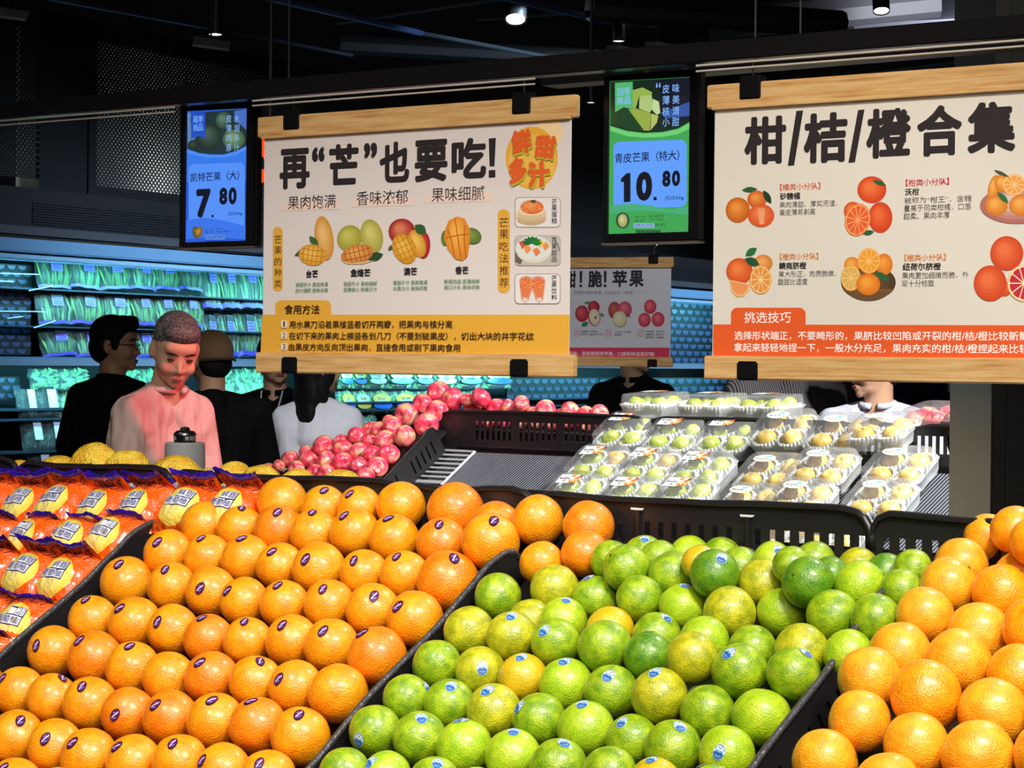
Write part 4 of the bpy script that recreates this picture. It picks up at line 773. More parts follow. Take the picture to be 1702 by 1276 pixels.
APPLES=[('p',-0.378,0.027,0.005,0.0225,'a'),('p',-0.373,0.081,-0.005,0.0338,'a'),('p',-0.276,0.015,0.005,0.0304,'a'),('p',-0.322,0.121,0.001,0.0266,'a'),
('p',-0.276,0.080,-0.003,0.0356,'a'),('p',-0.177,0.005,-0.000,0.0301,'a'),('p',-0.268,0.163,0.000,0.0410,'a'),('p',-0.178,0.075,-0.000,0.0384,'a'),
('p',-0.113,0.002,-0.000,0.0340,'a'),('p',-0.206,0.197,-0.003,0.0306,'a'),('p',-0.159,0.150,-0.000,0.0365,'a'),('p',-0.092,0.070,0.002,0.0381,'a'),
('p',-0.153,0.231,0.004,0.0337,'a'),('p',-0.067,0.138,0.000,0.0352,'a'),('p',-0.002,0.059,0.000,0.0318,'a'),('p',-0.143,0.292,-0.009,0.0306,'a'),
('p',-0.071,0.205,-0.002,0.0323,'a'),('p',0.006,0.130,0.000,0.0320,'a'),('p',0.087,0.059,-0.003,0.0375,'a'),('p',0.094,-0.015,0.004,0.0373,'a'),
('p',-0.085,0.280,-0.000,0.0306,'a'),('p',-0.001,0.215,-0.000,0.0383,'a'),('p',-0.081,0.336,-0.002,0.0266,'a'),('p',-0.023,0.293,0.011,0.0346,'a'),
('p',-0.029,0.380,-0.000,0.0429,'a'),('p',0.071,0.247,0.000,0.0401,'a'),('p',0.085,0.133,-0.000,0.0377,'a'),('p',-0.010,0.457,-0.001,0.0369,'a'),
('p',0.114,0.325,0.000,0.0443,'a'),('p',0.100,0.408,0.002,0.0406,'a'),('p',0.009,0.532,0.000,0.0412,'a'),('p',0.109,0.490,-0.002,0.0428,'a')]
APPLES_BACK=[('q',0.186,0.486,0.000,0.0238,'a'),('q',0.246,0.495,0.005,0.0365,'a'),('q',0.173,0.516,-0.055,0.0411,'a'),('q',0.278,0.517,-0.058,0.0386,'a'),
('q',0.338,0.513,-0.040,0.0256,'a'),('q',0.400,0.503,-0.051,0.0382,'a'),('q',0.441,0.483,-0.005,0.0275,'a'),('q',0.464,0.496,-0.057,0.0275,'a'),
('q',0.524,0.500,-0.043,0.0358,'a'),('q',0.580,0.498,-0.065,0.0252,'a'),('q',0.634,0.501,-0.045,0.0334,'a'),('q',0.698,0.500,-0.061,0.0332,'a'),
('q',0.764,0.500,-0.051,0.0309,'a')]
# ================================================================ front fruit stand
P0 = Vector(P0); PF = Vector(PF)
MF = frame(UX, VX, NX, P0); MFar = frame(UX, VX, NX, PF)
def lc(x, y, O=P0, n=0.0):
    p = hit(x, y, O + NX * n, NX) - O; return p.dot(UX), p.dot(VX)
ORG = {'o': peel('peel_orange', srgb(248, 145, 8), srgb(255, 174, 18)), 'd': peel('peel_deep_orange', srgb(240, 124, 8), srgb(252, 150, 16)), 'n': peel('peel_mandarin', srgb(248, 156, 18), srgb(255, 186, 36), .42, 1.1),
       'g': peel('peel_green', srgb(112, 154, 14), srgb(176, 200, 30)), 'd2': peel('peel_dark_green', srgb(74, 130, 14), srgb(122, 166, 24)), 'l': peel('peel_lime', srgb(150, 192, 20), srgb(196, 216, 40)),
       'm': peel('peel_yellow_green', srgb(154, 162, 18), srgb(214, 206, 36)), 'y': peel('peel_yellow', srgb(206, 180, 20), srgb(240, 190, 24))}
UGLYM = peel('peel_rough', srgb(214, 158, 26), srgb(238, 206, 66), .45, .7, 1.0, .1)
def citrus(nm, squash=1.0, lump=.012, seed=0, navel=True, nseg=36, rings=22):
    vs = []; fs = []
    for i in range(rings + 1):
        th = math.pi * i / rings
        for k in range(nseg):
            ph = 2 * math.pi * k / nseg; d = Vector((math.sin(th) * math.cos(ph), math.sin(th) * math.sin(ph), math.cos(th)))
            r = 1 + lump * noise.noise(d * 1.6 + Vector((seed * 7.1, 0, 0))) * 2
            if navel: t = math.pi - th; r -= .05 * math.exp(-(t / .10) ** 2)
            vs.append((d.x * r, d.y * r, d.z * r * squash))
    for i in range(rings):
        for k in range(nseg): fs.append((i * nseg + k, (i + 1) * nseg + k, (i + 1) * nseg + (k + 1) % nseg, i * nseg + (k + 1) % nseg))
    return mesh(nm, vs, fs, True)
def variants(nm, m, n=3, **k):
    out = []
    for q in range(n): me = citrus(nm, seed=q + random.random(), **k); me.materials.append(m); out.append(me)
    return out
FR = {k: variants('fruit', m, 2 if k not in 'og' else 3, squash=.97, lump=.014) for k, m in ORG.items()}
STK = colmat('sticker_print', .3)
class Cap(Ink):
    """print on the unit sphere round +Z"""
    def __init__(s, k=1.0): Ink.__init__(s, lambda x, y: (x, y), z0=1.006, dz=.0006); s.k = k
    def poly(s, px, col):
        px = [(x * s.k, y * s.k) for x, y in px]
        s.z += s.dz; c = (sum(p[0] for p in px) / len(px), sum(p[1] for p in px) / len(px)); b = len(s.v)
        for x, y in [c] + list(px): s.v.append((x * s.z, y * s.z, math.sqrt(max(0, 1 - x * x - y * y)) * s.z))
        n = len(px)
        for i in range(n): s.f.append((b, b + 1 + i, b + 1 + (i + 1) % n)); s.c.append(srgb(*col))
    def raw(s, pts, fs, col, n=1):
        b = len(s.v); s.v += [(x * s.z, y * s.z, math.sqrt(max(0, 1 - x * x - y * y)) * s.z) for x, y in pts]
        for f in fs: s.f.append(tuple(b + i for i in f)); s.c.append(col)
def sticker_o():
    c = Cap(1.16); c.ell(0, 0, .145, .215, (44, 14, 60)); c.ell(0, .0, .105, .17, (150, 60, 120)); c.ell(0, 0, .092, .155, (50, 18, 84))
    c.line([(-.05, -.13), (-.02, -.02), (.03, .06), (.05, .14)], .04, (236, 206, 236)); c.line([(.06, .10), (-.04, .07), (-.07, .02)], .022, (206, 150, 206)); c.line([(-.06, -.08), (.03, -.10), (.07, -.03)], .024, (150, 150, 236))
    return c
def sticker_g():
    c = Cap(1.22); c.ell(0, 0, .175, .235, (206, 226, 236)); c.ell(0, 0, .16, .22, (36, 96, 176)); c.ell(0, .09, .12, .10, (196, 220, 236)); c.poly([(-.155, -.02), (.155, -.02), (.16, .07), (-.16, .07)], (226, 240, 246))
    for k in range(5): c.poly([(-.12 + k * .05, 0), (-.085 + k * .05, 0), (-.085 + k * .05, .05), (-.12 + k * .05, .05)], (70, 130, 190))
    c.line([(-.05, .14), (.02, .10), (.05, .17)], .02, (150, 70, 70)); c.line([(-.09, -.10), (0, -.12), (.09, -.10)], .024, (150, 190, 226)); c.line([(-.07, -.16), (.07, -.16)], .02, (120, 170, 220)); return c
def cap_mesh(c, nm):
    o = c.build(nm, STK); me = o.data; bpy.data.objects.remove(o); me.shade_smooth(); return me
ST_O = cap_mesh(sticker_o(), 'sticker'); ST_G = cap_mesh(sticker_g(), 'sticker')
scar = G().lathe([(.0, -.955), (.05, -.962), (.062, -.945), (.03, -.90), (.0001, -.90)], 10).mesh('navel'); scar.materials.append(mat('navel_brown', srgb(96, 62, 20), .8))
ORDN = ['first', 'second', 'third', 'fourth', 'fifth', 'sixth', 'seventh', 'eighth', 'ninth', 'tenth', 'eleventh', 'twelfth', 'thirteenth', 'fourteenth', 'fifteenth', 'sixteenth']
def fruit(nm, me, M0, f, label, cat, group, st, tilt=None):
    row, u, v, n, r, c = f[:6]; o = bpy.data.objects.new(nm, me); COL.objects.link(o)
    if len(f) > 6:
        d = Vector(f[6:9]).normalized(); up = (ZU - d * ZU.dot(d)); up = up.normalized() if up.length > .1 else Vector((0, 1, 0))
        a = math.radians(random.uniform(-38, 6)); up = up * math.cos(a) + d.cross(up) * math.sin(a); x = up.cross(d)
        R = frame(x, up, d, Vector((0, 0, 0)))
    else:
        d = Vector((random.uniform(-1, 1), random.uniform(-.6, 1), random.uniform(-.2, 1))).normalized(); R = d.to_track_quat('-Z', 'Y').to_matrix().to_4x4()
    if tilt is not None: R = tilt
    o.matrix_world = Matrix.Translation(M0 @ Vector((u, v, n))) @ R @ Matrix.Scale(r, 4)
    tag(o, label, cat, group)
    if len(f) > 6 and st: s = bpy.data.objects.new('sticker', st); COL.objects.link(s); s.parent = o
    elif random.random() < .35 and st: s = bpy.data.objects.new('navel', scar); COL.objects.link(s); s.parent = o
    return o
def rowname(rows, r):
    k = rows.index(r); return ('%s row from the top' % ORDN[k])
def place(data, nm, base, group, st, cat, colname, where):
    rows = []; cnt = {}
    for f in data:
        if f[0] not in rows: rows.append(f[0])
    tot = {r: sum(1 for f in data if f[0] == r) for r in rows}
    for f in data:
        cnt[f[0]] = cnt.get(f[0], 0) + 1; key = 'd2' if (f[5] == 'd' and nm == 'green_mandarin') else f[5]
        lab = '%s %s %s, %s from left in %s' % (colname[f[5]], base, 'with sticker' if len(f) > 6 else 'without sticker', ORDN[cnt[f[0]] - 1], rowname(rows, f[0]).replace('row from the top', 'row of ' + where))
        fruit(nm, random.choice(FR[key]), MF, f, lab, cat, group, st)
place(ORANGES, 'navel_orange', 'navel orange', 'navel oranges stacked in the middle left crate', ST_O, 'orange', {'o': 'bright', 'd': 'deep-coloured'}, 'left pile')
place(LIMES, 'green_mandarin', 'citrus', 'green citrus stacked in the centre crate', ST_G, 'citrus fruit', {'g': 'green', 'd': 'dark green', 'l': 'light green', 'm': 'olive-yellow', 'y': 'yellow'}, 'green pile')
place(MANDARINS, 'sweet_orange', 'large orange', 'large oranges stacked in the right crate', ST_O, 'orange', {'o': 'smooth', 'n': 'bright'}, 'right pile')
# rough-skinned mandarins beyond the ridge
um = variants('fruit', UGLYM, 4, squash=.86, lump=.05, navel=True)
stem = G().lathe([(.0, -.86), (.06, -.845), (.075, -.80), (.0001, -.78)], 8).mesh('stem_scar'); stem.materials.append(mat('stem_green', srgb(84, 92, 40), .8))
for k, f in enumerate(UGLY):
    d = Vector((random.uniform(-.8, .8), -1, random.uniform(.0, .9))) if k in (2, 3) else Vector((random.uniform(-.6, .6), random.uniform(-.3, .3), 1))
    R = d.normalized().to_track_quat('-Z', 'Y').to_matrix().to_4x4() @ Matrix.Diagonal((1.06, 1.0, 1, 1))
    f = (f[0], f[1], f[2], f[3], f[4], f[5])
    o = fruit('rough_mandarin', um[k % 4], MF, f, 'rough-skinned yellow mandarin behind the black ridge, %s from the left' % ORDN[k], 'mandarin', 'rough mandarins behind the ridge', None, R)
    link('stem_scar', stem, None, o)
# ---------------------------------------------------------------- crates
RIMN = 12
def wall(hf, L0, L1, y0, slots=(), th=.006, step=.02):
    """panel along x from L0 to L1, from y0 up to hf(x), with slots (x0,x1,ya,yb)"""
    g = G(); xs = set([L0, L1]); k = L0
    while k < L1: xs.add(round(k, 4)); k += step
    for a, b, c, d in slots: xs.add(a); xs.add(b)
    xs = sorted(xs)
    for a, b in zip(xs, xs[1:]):
        if b - a < 1e-4: continue
        m = (a + b) / 2; sl = [s for s in slots if s[0] <= m <= s[1]]
        seg = [(y0, y0, hf(a), hf(b))] if not sl else [(y0, y0, sl[0][2], sl[0][2]), (sl[0][3], sl[0][3], hf(a), hf(b))]
        for (ya, yb, yc, yd) in seg: g.hexa([(a, ya, 0), (a, ya, th), (a, yc, 0), (a, yc, th), (b, yb, 0), (b, yb, th), (b, yd, 0), (b, yd, th)])
    return g
def rim(hf, L0, L1, w=.006, n=60, drop0=0, drop1=0, z=.003):
    pts = [(L0 + (L1 - L0) * i / n, hf(L0 + (L1 - L0) * i / n), z) for i in range(n + 1)]
    if drop1: pts += [(L1 + .004, hf(L1) - .012, z), (L1 + .006, hf(L1) - drop1, z)]
    if drop0: pts = [(L0 - .006, hf(L0) - drop0, z), (L0 - .004, hf(L0) - .012, z)] + pts
    return G().tube(pts, w, 8, r2=.62)
def interp(tb):
    def f(x):
        if x <= tb[0][0]: return tb[0][1]
        for (a, p), (b, q) in zip(tb, tb[1:]):
            if x <= b: t = (x - a) / (b - a); t = t * t * (3 - 2 * t); return p + (q - p) * t
        return tb[-1][1]
    return f
SIDE = interp([(-.5, .02), (-.3, .0), (-.06, .002), (.09, .012), (.25, .009), (.33, .014), (.385, .018), (.42, .013), (.44, .004), (.449, -.02)])
MU = lambda u: Matrix(((0, 0, 1, u), (1, 0, 0, 0), (0, 1, 0, 0), (0, 0, 0, 1)))      # wall local x -> v, y -> n, z -> u
MV = lambda v: Matrix(((1, 0, 0, 0), (0, 0, -1, v), (0, 1, 0, 0), (0, 0, 0, 1)))     # wall local x -> u, y -> n, z -> -v
MZ = lambda v: Matrix(((1, 0, 0, 0), (0, math.sin(T_), -math.cos(T_), v), (0, math.cos(T_), math.sin(T_), 0), (0, 0, 0, 1)))   # upright wall across the slope
def front_crate(label, u0, u1, slots):
    t = thing('fruit_crate', label, 'crate', MF, 'black plastic crates of the front stand')
    sl = [(v, v + .006, -.07, -.022) for v in slots]
    link('side_wall', wall(SIDE, -.5, .449, -.075, sl).mesh(), CRATE, t, MU(u1 - .003)); link('rim', rim(SIDE, -.5, .449, .0082, 90).mesh(smooth=True), RIMM, t, MU(u1 - .003))
    link('crate_end', G().box(u1 - .02, u1 + .003, .4485, .4525, -.075, -.012).mesh(), CRATE, t)
    link('base', G().box(u0 + .008, u1 - .006, -.5, .449, -.075, -.046).mesh(), CRATE, t)
    return t
front_crate('black crate side wall between the packaged fruit and the navel oranges', -1.62, -.75, [.1 + .025 * k for k in range(0)])
front_crate('black crate wall between the navel oranges and the green citrus', -.75, .07, [.408, .36])
front_crate('black slotted crate wall between green citrus and right oranges', .07, .738, [-.30 + .025 * k for k in range(29) if k % 9 != 8])
front_crate('black crate under the large oranges at the right edge', .738, 1.45, [])
def back_crate(label, u0, u1, slots=True, dip0=.02, dip1=.02):
    t = thing('fruit_crate', label, 'crate', MF, 'black plastic crates of the front stand'); w = u1 - u0
    hf = interp([(u0, .009 - dip0), (u0 + .006, .002), (u0 + .028, .010), (u0 + w * .25, .007), (u0 + w * .5, .009), (u0 + w * .72, .013), (u1 - .05, .014), (u1 - .022, .010), (u1 - .007, .002), (u1, .009 - dip1)])
    sl = []
    if slots:
        k = 0
        while True:
            x = .236 + .025 * k if u0 < .6 else .650 + .0255 * k
            if u0 < 0: x = u0 + .02 + .025 * k
            k += 1
            if x > u1 - .012: break
            if x < u0 + .012 or abs(x - .223) < .008 or abs(x - .413) < .012: continue
            sl.append((x - .0052, x + .0052, -.074, -.023))
        if u0 > 0 and u0 < .6: sl += [(.178, .188, -.074, -.024), (.153, .163, -.074, -.024), (.128, .138, -.074, -.024)]
    link('back_wall', wall(hf, u0, u1, -.08, sl, .002, .012).mesh(), CRATE, t, MZ(.579)); link('rim', rim(hf, u0, u1, .0062, 70, .03, .03, .002).mesh(smooth=True), CRATE, t, MZ(.579))
    for x in (u0 + w * .335, u0 + w * .665):
        link('rib', G().box(x - .003, x + .003, -.075, -.006, -.003, .007).mesh(), CRATE, t, MZ(.579))
        if u0 > 0: link('tab', bevel(G().hexa([(x - .012, -.007, .0065), (x - .012, -.007, .0075), (x - .013, -.0035, .0065), (x - .013, -.0035, .0075), (x + .009, -.007, .0065), (x + .009, -.007, .0075), (x + .013, -.0035, .0065), (x + .013, -.0035, .0075)]).mesh(), .0003, 1), WHITE, t, MZ(.579), label='small white tab')
    link('base', G().box(u0 + .004, u1 - .004, .456, .574, -.080, -.046).mesh(), CRATE, t)
    return t
back_crate('black crate at the far left of the ridge behind the packaged fruit', -1.9, -1.302, False)
back_crate('black crate with wavy rim behind the packaged fruit, left of the paper roll', -1.296, -.848, False)
back_crate('black crate rim behind the oranges, below the rough mandarins', -.842, -.272, False)
back_crate('narrow black crate rim behind the topmost big oranges', -.266, .012, True)
back_crate('black slotted crate behind the green citrus, in front of the pear packs', .018, .624)
back_crate('black slotted crate behind the green citrus, right of the long one', .628, 1.24)
# far-side crate holding the rough mandarins, and the stand body
t = thing('fruit_crate', 'black crate on the far side under the rough mandarins', 'crate', MF); RZ = (P0 + VX * .60 - NX * .052).z; FH = frame(UX, HX, ZU, P0 + VX * .60 - NX * .052)
t.matrix_world = FH; link('base', G().box(-1.6, -.2, .0, .30, -.03, 0).mesh(), CRATE, t); link('outer_wall', G().box(-1.6, -.2, .30, .306, -.03, .02).mesh(), CRATE, t)
o = link('rear_stand', G().box(-2.0, -.14, .04, .8, -RZ, -.035).box(-.14, 1.7, .04, .6, -RZ, -.35).mesh(), mat('rear_black', srgb(18, 17, 18), .5), None, FH); tag(o, 'black back half of the foreground stand under the rough mandarins', 'display stand')
def stand(name, label, O, u0, u1, v0, v1, drop, m, label2=None):
    a = O + VX * v0 + NX * drop; b = O + VX * v1 + NX * drop
    P = []
    for u in (u0, u1):
        for base in (a, b):
            q = base + UX * u; P += [Vector((q.x, q.y, 0)), q]
    g = G().hexa([P[0], P[1], P[2], P[3], P[4], P[5], P[6], P[7]])
    o = link(name, g.mesh(), m); tag(o, label, 'display stand'); return o
SDM = mat('stand_black', srgb(18, 17, 18), .5)
stand('display_stand', 'black sloping stand under the citrus crates in the foreground', P0, -2.0, 1.7, -.55, .583, -.092, SDM)
# ---------------------------------------------------------------- film-wrapped grapefruit
def bagh(x, y):
    X, Y = abs(x) / .052, abs(y) / .058
    if X >= 1 or Y >= 1: return 0.0
    return .040 * ((1 - X ** 2.6) * (1 - Y ** 2.4)) ** .55
def bag_mesh(seed, side):
    nx, ny = 26, 30; vs = []; fs = []
    for j in range(ny + 1):
        for i in range(nx + 1):
            x = -.053 + .106 * i / nx; y = -.062 + .124 * j / ny; h = bagh(x, y) * side; e = max(abs(x) / .053, abs(y) / .062)
            w = .0035 * noise.noise(Vector((x * 55, y * 55, seed * 3))) + (.004 * math.sin(x * 420 + seed) if abs(y) > .052 else 0)
            vs.append((x, y, h + w * (1 if side > 0 else .5)))
    for j in range(ny):
        for i in range(nx): a = j * (nx + 1) + i; q = (a, a + 1, a + nx + 2, a + nx + 1); fs.append(q if side > 0 else q[::-1])
    return vs, fs
def bagmat():
    m = mat('orange_film', srgb(240, 92, 14), .2, coat=.7); bsdf(m).inputs['Coat Roughness'].default_value = .12
    v = coords(m); n = noisy(m, v, 38, 4, .7); L(m, bump(m, noisy(m, v, 60, 3, .6), .35, .004, bump(m, n, .8, .010)), bsdf(m).inputs['Normal'])
    tc = nn(m, 'ShaderNodeTexCoord'); sp = nn(m, 'ShaderNodeSeparateXYZ'); L(m, tc.outputs['Object'], sp.inputs[0])
    def mm(op, a, b):
        k = nn(m, 'ShaderNodeMath', operation=op)
        for i, q in enumerate((a, b)):
            if isinstance(q, float): k.inputs[i].default_value = q
            elif q is not None: L(m, q, k.inputs[i])
        return k.outputs[0]
    dx = mm('DIVIDE', mm('ADD', sp.outputs[0], .000), .042); dy = mm('DIVIDE', mm('ADD', sp.outputs[1], .012), .043)
    r = mm('ADD', mm('MULTIPLY', dx, dx), mm('MULTIPLY', dy, dy)); c1 = ramp(m, r, [(0, srgb(254, 238, 150)), (.55, srgb(252, 226, 100)), (.88, srgb(248, 206, 66)), (.93, srgb(240, 92, 14))])
    m.node_tree.nodes['Color Ramp'].color_ramp.interpolation = 'LINEAR'
    L(m, c1, bsdf(m).inputs['Base Color']); return m
BAGM = bagmat(); FLAPM = mat('orange_flap', srgb(226, 78, 14), .25, coat=.6); SEAL = mat('blue_seal', srgb(48, 24, 168), .2, coat=.6)
def bag_parts(seed, tall):
    fz, sz0, sz1 = (.040, .039, .054) if tall else (.016, .0155, .031)
    g = G()
    for side in (1, -1): v, f = bag_mesh(seed, side if side > 0 else -.55); g.add(v, f)
    body = g.mesh('wrapper', True); body.materials.append(BAGM)
    def sheet(z0, z1, th, off):
        n = 20; vs = []; fs = []
        for j, (zz, dy) in enumerate(((z0, 0), (z1, 0), (z1, th), (z0, th))):
            for i in range(n + 1): x = -.050 + .100 * i / n; vs.append((x, .050 + off + dy + .0028 * math.sin(x * 75 + seed * 3) + .0008 * math.sin(x * 400), zz * (1 + .10 * math.sin(x * 60 + seed)) + .0015 * math.sin(x * 190 + seed)))
        for j in range(3):
            for i in range(n): a = j * (n + 1) + i; fs.append((a, a + 1, a + n + 2, a + n + 1))
        return G().add(vs, fs)
    flap = sheet(.0, fz, .001, 0).mesh('flap', True); flap.materials.append(FLAPM)
    seal = sheet(sz0, sz1, .0016, -.0006).mesh('seal_band', True); seal.materials.append(SEAL)
    fl_ = Ink(lambda x, y: (x, y)); v_, f_ = glyphs('GRAPEFRUIT', .02, 1)
    for x, y in v_: X = -.046 + .092 * x; fl_.v.append((X, .0493 + .0028 * math.sin(X * 75 + seed * 3) + .0008 * math.sin(X * 400) - .0006, ((.020 if tall else .001) + (.016 if tall else .012) * y) * (1 + .10 * math.sin(X * 60 + seed)) + .0015 * math.sin(X * 190 + seed)))
    fl_.f = list(f_); fl_.c = [srgb(84, 20, 40)] * len(f_); _q = fl_.build('lettering', STK); lett = _q.data; bpy.data.objects.remove(_q)
    ink = Ink(lambda x, y: (x, y))
    def put(st, x0, y0, x1, y1, col, bold=.0, sh=0):
        v, f = glyphs(st, bold, 2); ink.raw([(x0 + (x1 - x0) * (x + sh * y), y0 + (y1 - y0) * y) for x, y in v], f, srgb(*col))
    put('GRAPEFRUIT', -.040, .034, .040, .048, (84, 20, 50), .01, .06)
    for (ch, x, y) in (('新', -.006, .002), ('奇', .010, .002), ('士', .024, .004)): pass
    for x0, y0, w, h in ((-.026, -.018, .018, .017), (-.009, -.019, .018, .018), (.008, -.019, .017, .017), (-.006, .000, .017, .016), (.010, .000, .016, .016)):
        for e, c in ((.0012, (40, 44, 120)), (0, (238, 238, 244))): ink.raw([(x0 - e, y0 - e), (x0 + w + e, y0 - e), (x0 + w + e, y0 + h + e), (x0 - e, y0 + h + e)], [(0, 1, 2, 3)], srgb(*c)); ink.z += .0002
    for ch, x, y in (('葡', -.0245, -.0165), ('萄', -.0075, -.0175), ('柚', .0095, -.0175), ('鲜', -.0045, .0015), ('甜', .0115, .0015)): put(ch, x, y, x + .014, y + .014, (70, 80, 150), .0)
    # subdivide the flat quads enough to follow the belly: lift every vertex to the surface
    vs2 = [(x, y, bagh(x, y) + .0035 * noise.noise(Vector((x * 55, y * 55, seed * 3))) + .0012 + (z - .0003)) for x, y, z in ink.v]
    me = mesh('printing', vs2, ink.f); a = me.attributes.new('Col', 'FLOAT_COLOR', 'CORNER'); buf = []
    for p, c in zip(me.polygons, ink.c): buf += list(c) * p.loop_total
    a.data.foreach_set('color', buf); me.materials.append(STK)
    return body, seal, me, flap, lett
BAGS = [bag_parts(k * 1.7 + .3, k > 1) for k in range(4)]
blist = []
for r, (y, lst) in enumerate((('r0', [(-6, 797), (49, 800), (106, 804), (166, 808), (228, 810), (300, 812), (372, 816)]), ('r1', [(-18, 832), (42, 838), (104, 842), (168, 846), (236, 842), (312, 846), (385, 842)]), ('r2', [(-22, 884), (48, 890), (120, 892), (192, 890)]), ('r3', [(-20, 944), (50, 954), (122, 958)]), ('r4', [(-30, 1012), (40, 1026)]), ('r5', [(-30, 1084)]))):
    for k, p in enumerate(lst): blist.append((r, k, p))
RN = ['top', 'second', 'third', 'fourth', 'fifth', 'lowest']
for r, k, (x, y) in blist:
    u, v = lc(x, y, P0, .01); n = -.012 + (.010 if r in (1, 3) else .0) + random.uniform(-.004, .010) - (.022 if r == 0 else 0)
    if u > -.81 and r > 1: u = -.815
    B_ = BAGS[(k % 2) + (2 if r in (1, 3) else 0)]
    M = MF @ Matrix.Translation((u, v, n)) @ Matrix.Rotation(random.uniform(-.16, .10), 4, 'Z') @ Matrix.Rotation(math.radians((-4 if r == 0 else 12) + random.uniform(-4, 5)), 4, 'X') @ Matrix.Rotation(random.uniform(-.12, .12), 4, 'Y') @ Matrix.Diagonal((1.02, .94, 1.0, 1))
    o = link('wrapped_grapefruit', B_[0], None, None, M); tag(o, 'grapefruit in orange printed film with blue seal, %s in the %s row' % (ORDN[k], RN[r]), 'packaged fruit', 'film-wrapped grapefruit at the left')
    fo = link('flap', B_[3], None, o); link('seal_band', B_[1], None, fo); link('lettering', B_[4], None, fo); link('printing', B_[2], None, o)
# ================================================================ second stand: apples, pear packs
MATM = mat('ribbed_mat', srgb(112, 116, 124), .38, .1)
v = coords(MATM, (1, 1, 1), (0, 0, math.radians(8))); wv = nn(MATM, 'ShaderNodeTexWave', bands_direction='X'); wv.inputs['Scale'].default_value = 26; L(MATM, v, wv.inputs['Vector'])
L(MATM, ramp(MATM, wv.outputs[0], [(.3, srgb(34, 35, 40)), (.6, srgb(122, 126, 136))]), bsdf(MATM).inputs['Base Color']); L(MATM, bump(MATM, wv.outputs[0], .5, .004), bsdf(MATM).inputs['Normal'])
stand('display_stand', 'black sloping stand with grey ribbed mat carrying apples and pear packs', PF, .03, 2.75, -.6, .44, -.135, SDM)
def prism(poly, top, M, zf):
    P = [M @ Vector((u, v, top)) for u, v in poly]; n = len(P)
    return mesh('prism', P + [Vector((p.x, p.y, zf if zf is not None else 0)) for p in P], [tuple(range(n)), tuple(range(2 * n - 1, n - 1, -1))] + [(i, i + n, (i + 1) % n + n, (i + 1) % n) for i in range(n)])
APB = [(-.44, -.45), (.028, -.45), (.028, .43), (-.02, .43), (-.44, .10)]
o = link('display_stand', prism(APB, -.062, MFar, None), SDM); tag(o, 'left end of the apple stand under the pink apple heap', 'display stand')
FB = frame(UX, HX, ZU, PF + VX * .45 - NX * .10)
o = link('rear_stand', G().box(.0, 2.75, -.01, .8, -FB.translation.z, -.06).mesh(), SDM, None, FB); tag(o, 'back half of the apple and pear stand under the far crates', 'display stand')
t = thing('ribbed_mat', 'grey ribbed rubber mat on the empty part of the pear stand', 'mat', MFar)
link('sheet', G().box(.19, 2.7, -.55, .33, -.120, -.115).mesh(), MATM, t); link('edge_strip', bevel(G().box(.19, 2.7, .352, .372, -.118, -.106).mesh(), .002), mat('strip_silver', srgb(150, 152, 156), .3, .8), t)
link('dark_gap', G().box(.19, 2.7, .33, .352, -.122, -.117).mesh(), BLACK, t)
# wire rack
t = thing('wire_rack', 'small silver wire rack lying on the mat beside the apples', 'rack', MFar)
c = [lc(x, y, PF, -.105) for x, y in ((735, 747), (790, 748), (752, 795), (700, 795), (740, 813), (684, 813))]
g = G(); RM = mat('rack_metal', srgb(214, 218, 220), .35, .35)
u0 = c[0][0]; u1 = c[1][0]; va = c[0][1]; vb = lc(745, 800, PF, -.105)[1]; vc = -.12
for (v0, v1) in ((va, vb), (vb - .008, vc)):
    n = max(4, int(abs(v1 - v0) / .026))
    for k in range(n + 1): y = v0 + (v1 - v0) * k / n; link('bar', G().tube([(u0, y, -.108), (u1, y, -.108)], .0042, 6).mesh(), RM, t)
    link('frame', G().tube([(u0, v0, -.108), (u1, v0, -.108), (u1, v1, -.108), (u0, v1, -.108), (u0, v0, -.108)], .005, 6).mesh(), RM, t)
# crates of the second stand
SIDE2 = interp([(-.4, .0), (-.05, -.003), (.02, -.008), (.10, -.003), (.16, .002), (.23, .004), (.275, .012), (.30, .004), (.312, -.022)])
t = thing('fruit_crate', 'black slotted crate side wall right of the pink apples', 'crate', MFar, 'black crates of the apple stand')
sl = [(.02 + .03 * k, .028 + .03 * k, -.085, -.03) for k in range(-4, 9) if k not in (2, 3)]
link('side_wall', wall(SIDE2, -.4, .312, -.125, sl).mesh(), CRATE, t, MU(.16)); link('rim', rim(SIDE2, -.4, .312, .0055, 60).mesh(smooth=True), CRATE, t, MU(.16))
link('base', G().box(.03, .155, -.45, .36, -.06, -.047).mesh(), CRATE, t)
def far_wall(label, u0, u1, M=None, v=.40, yb=-.112, slots=None, dip=.02):
    t = thing('fruit_crate', label, 'crate', MFar, 'black crates of the apple stand'); w = u1 - u0
    hf = interp([(u0, .0 - dip), (u0 + .03, .0), (u0 + .09, .009), (u0 + w * .5, .012), (u1 - .06, .009), (u1 - .015, .006), (u1, .0 - dip)])
    sl = [(x - .0065, x + .0065, -.088, slots[2]) for x in [slots[0] + .0255 * k for k in range(int((slots[1] - slots[0]) / .0255))] if int((x - slots[0]) / .0255 + .5) % 8 != 7 and u0 + .01 < x < u1 - .01] if slots else []
    link('back_wall', wall(hf, u0, u1, yb, sl, .002, .03).mesh(), CRATE, t, MZ(v)); link('rim', rim(hf, u0, u1, .006, 60, .03, .03).mesh(smooth=True), CRATE, t, MZ(v))
    return t
far_wall('long black slotted crate back wall above the empty mat', .10, 1.04, slots=(.30, 1.03, -.024))
far_wall('black slotted crate wall behind the pear packs', 1.05, 1.86, slots=(1.08, 1.85, -.024))
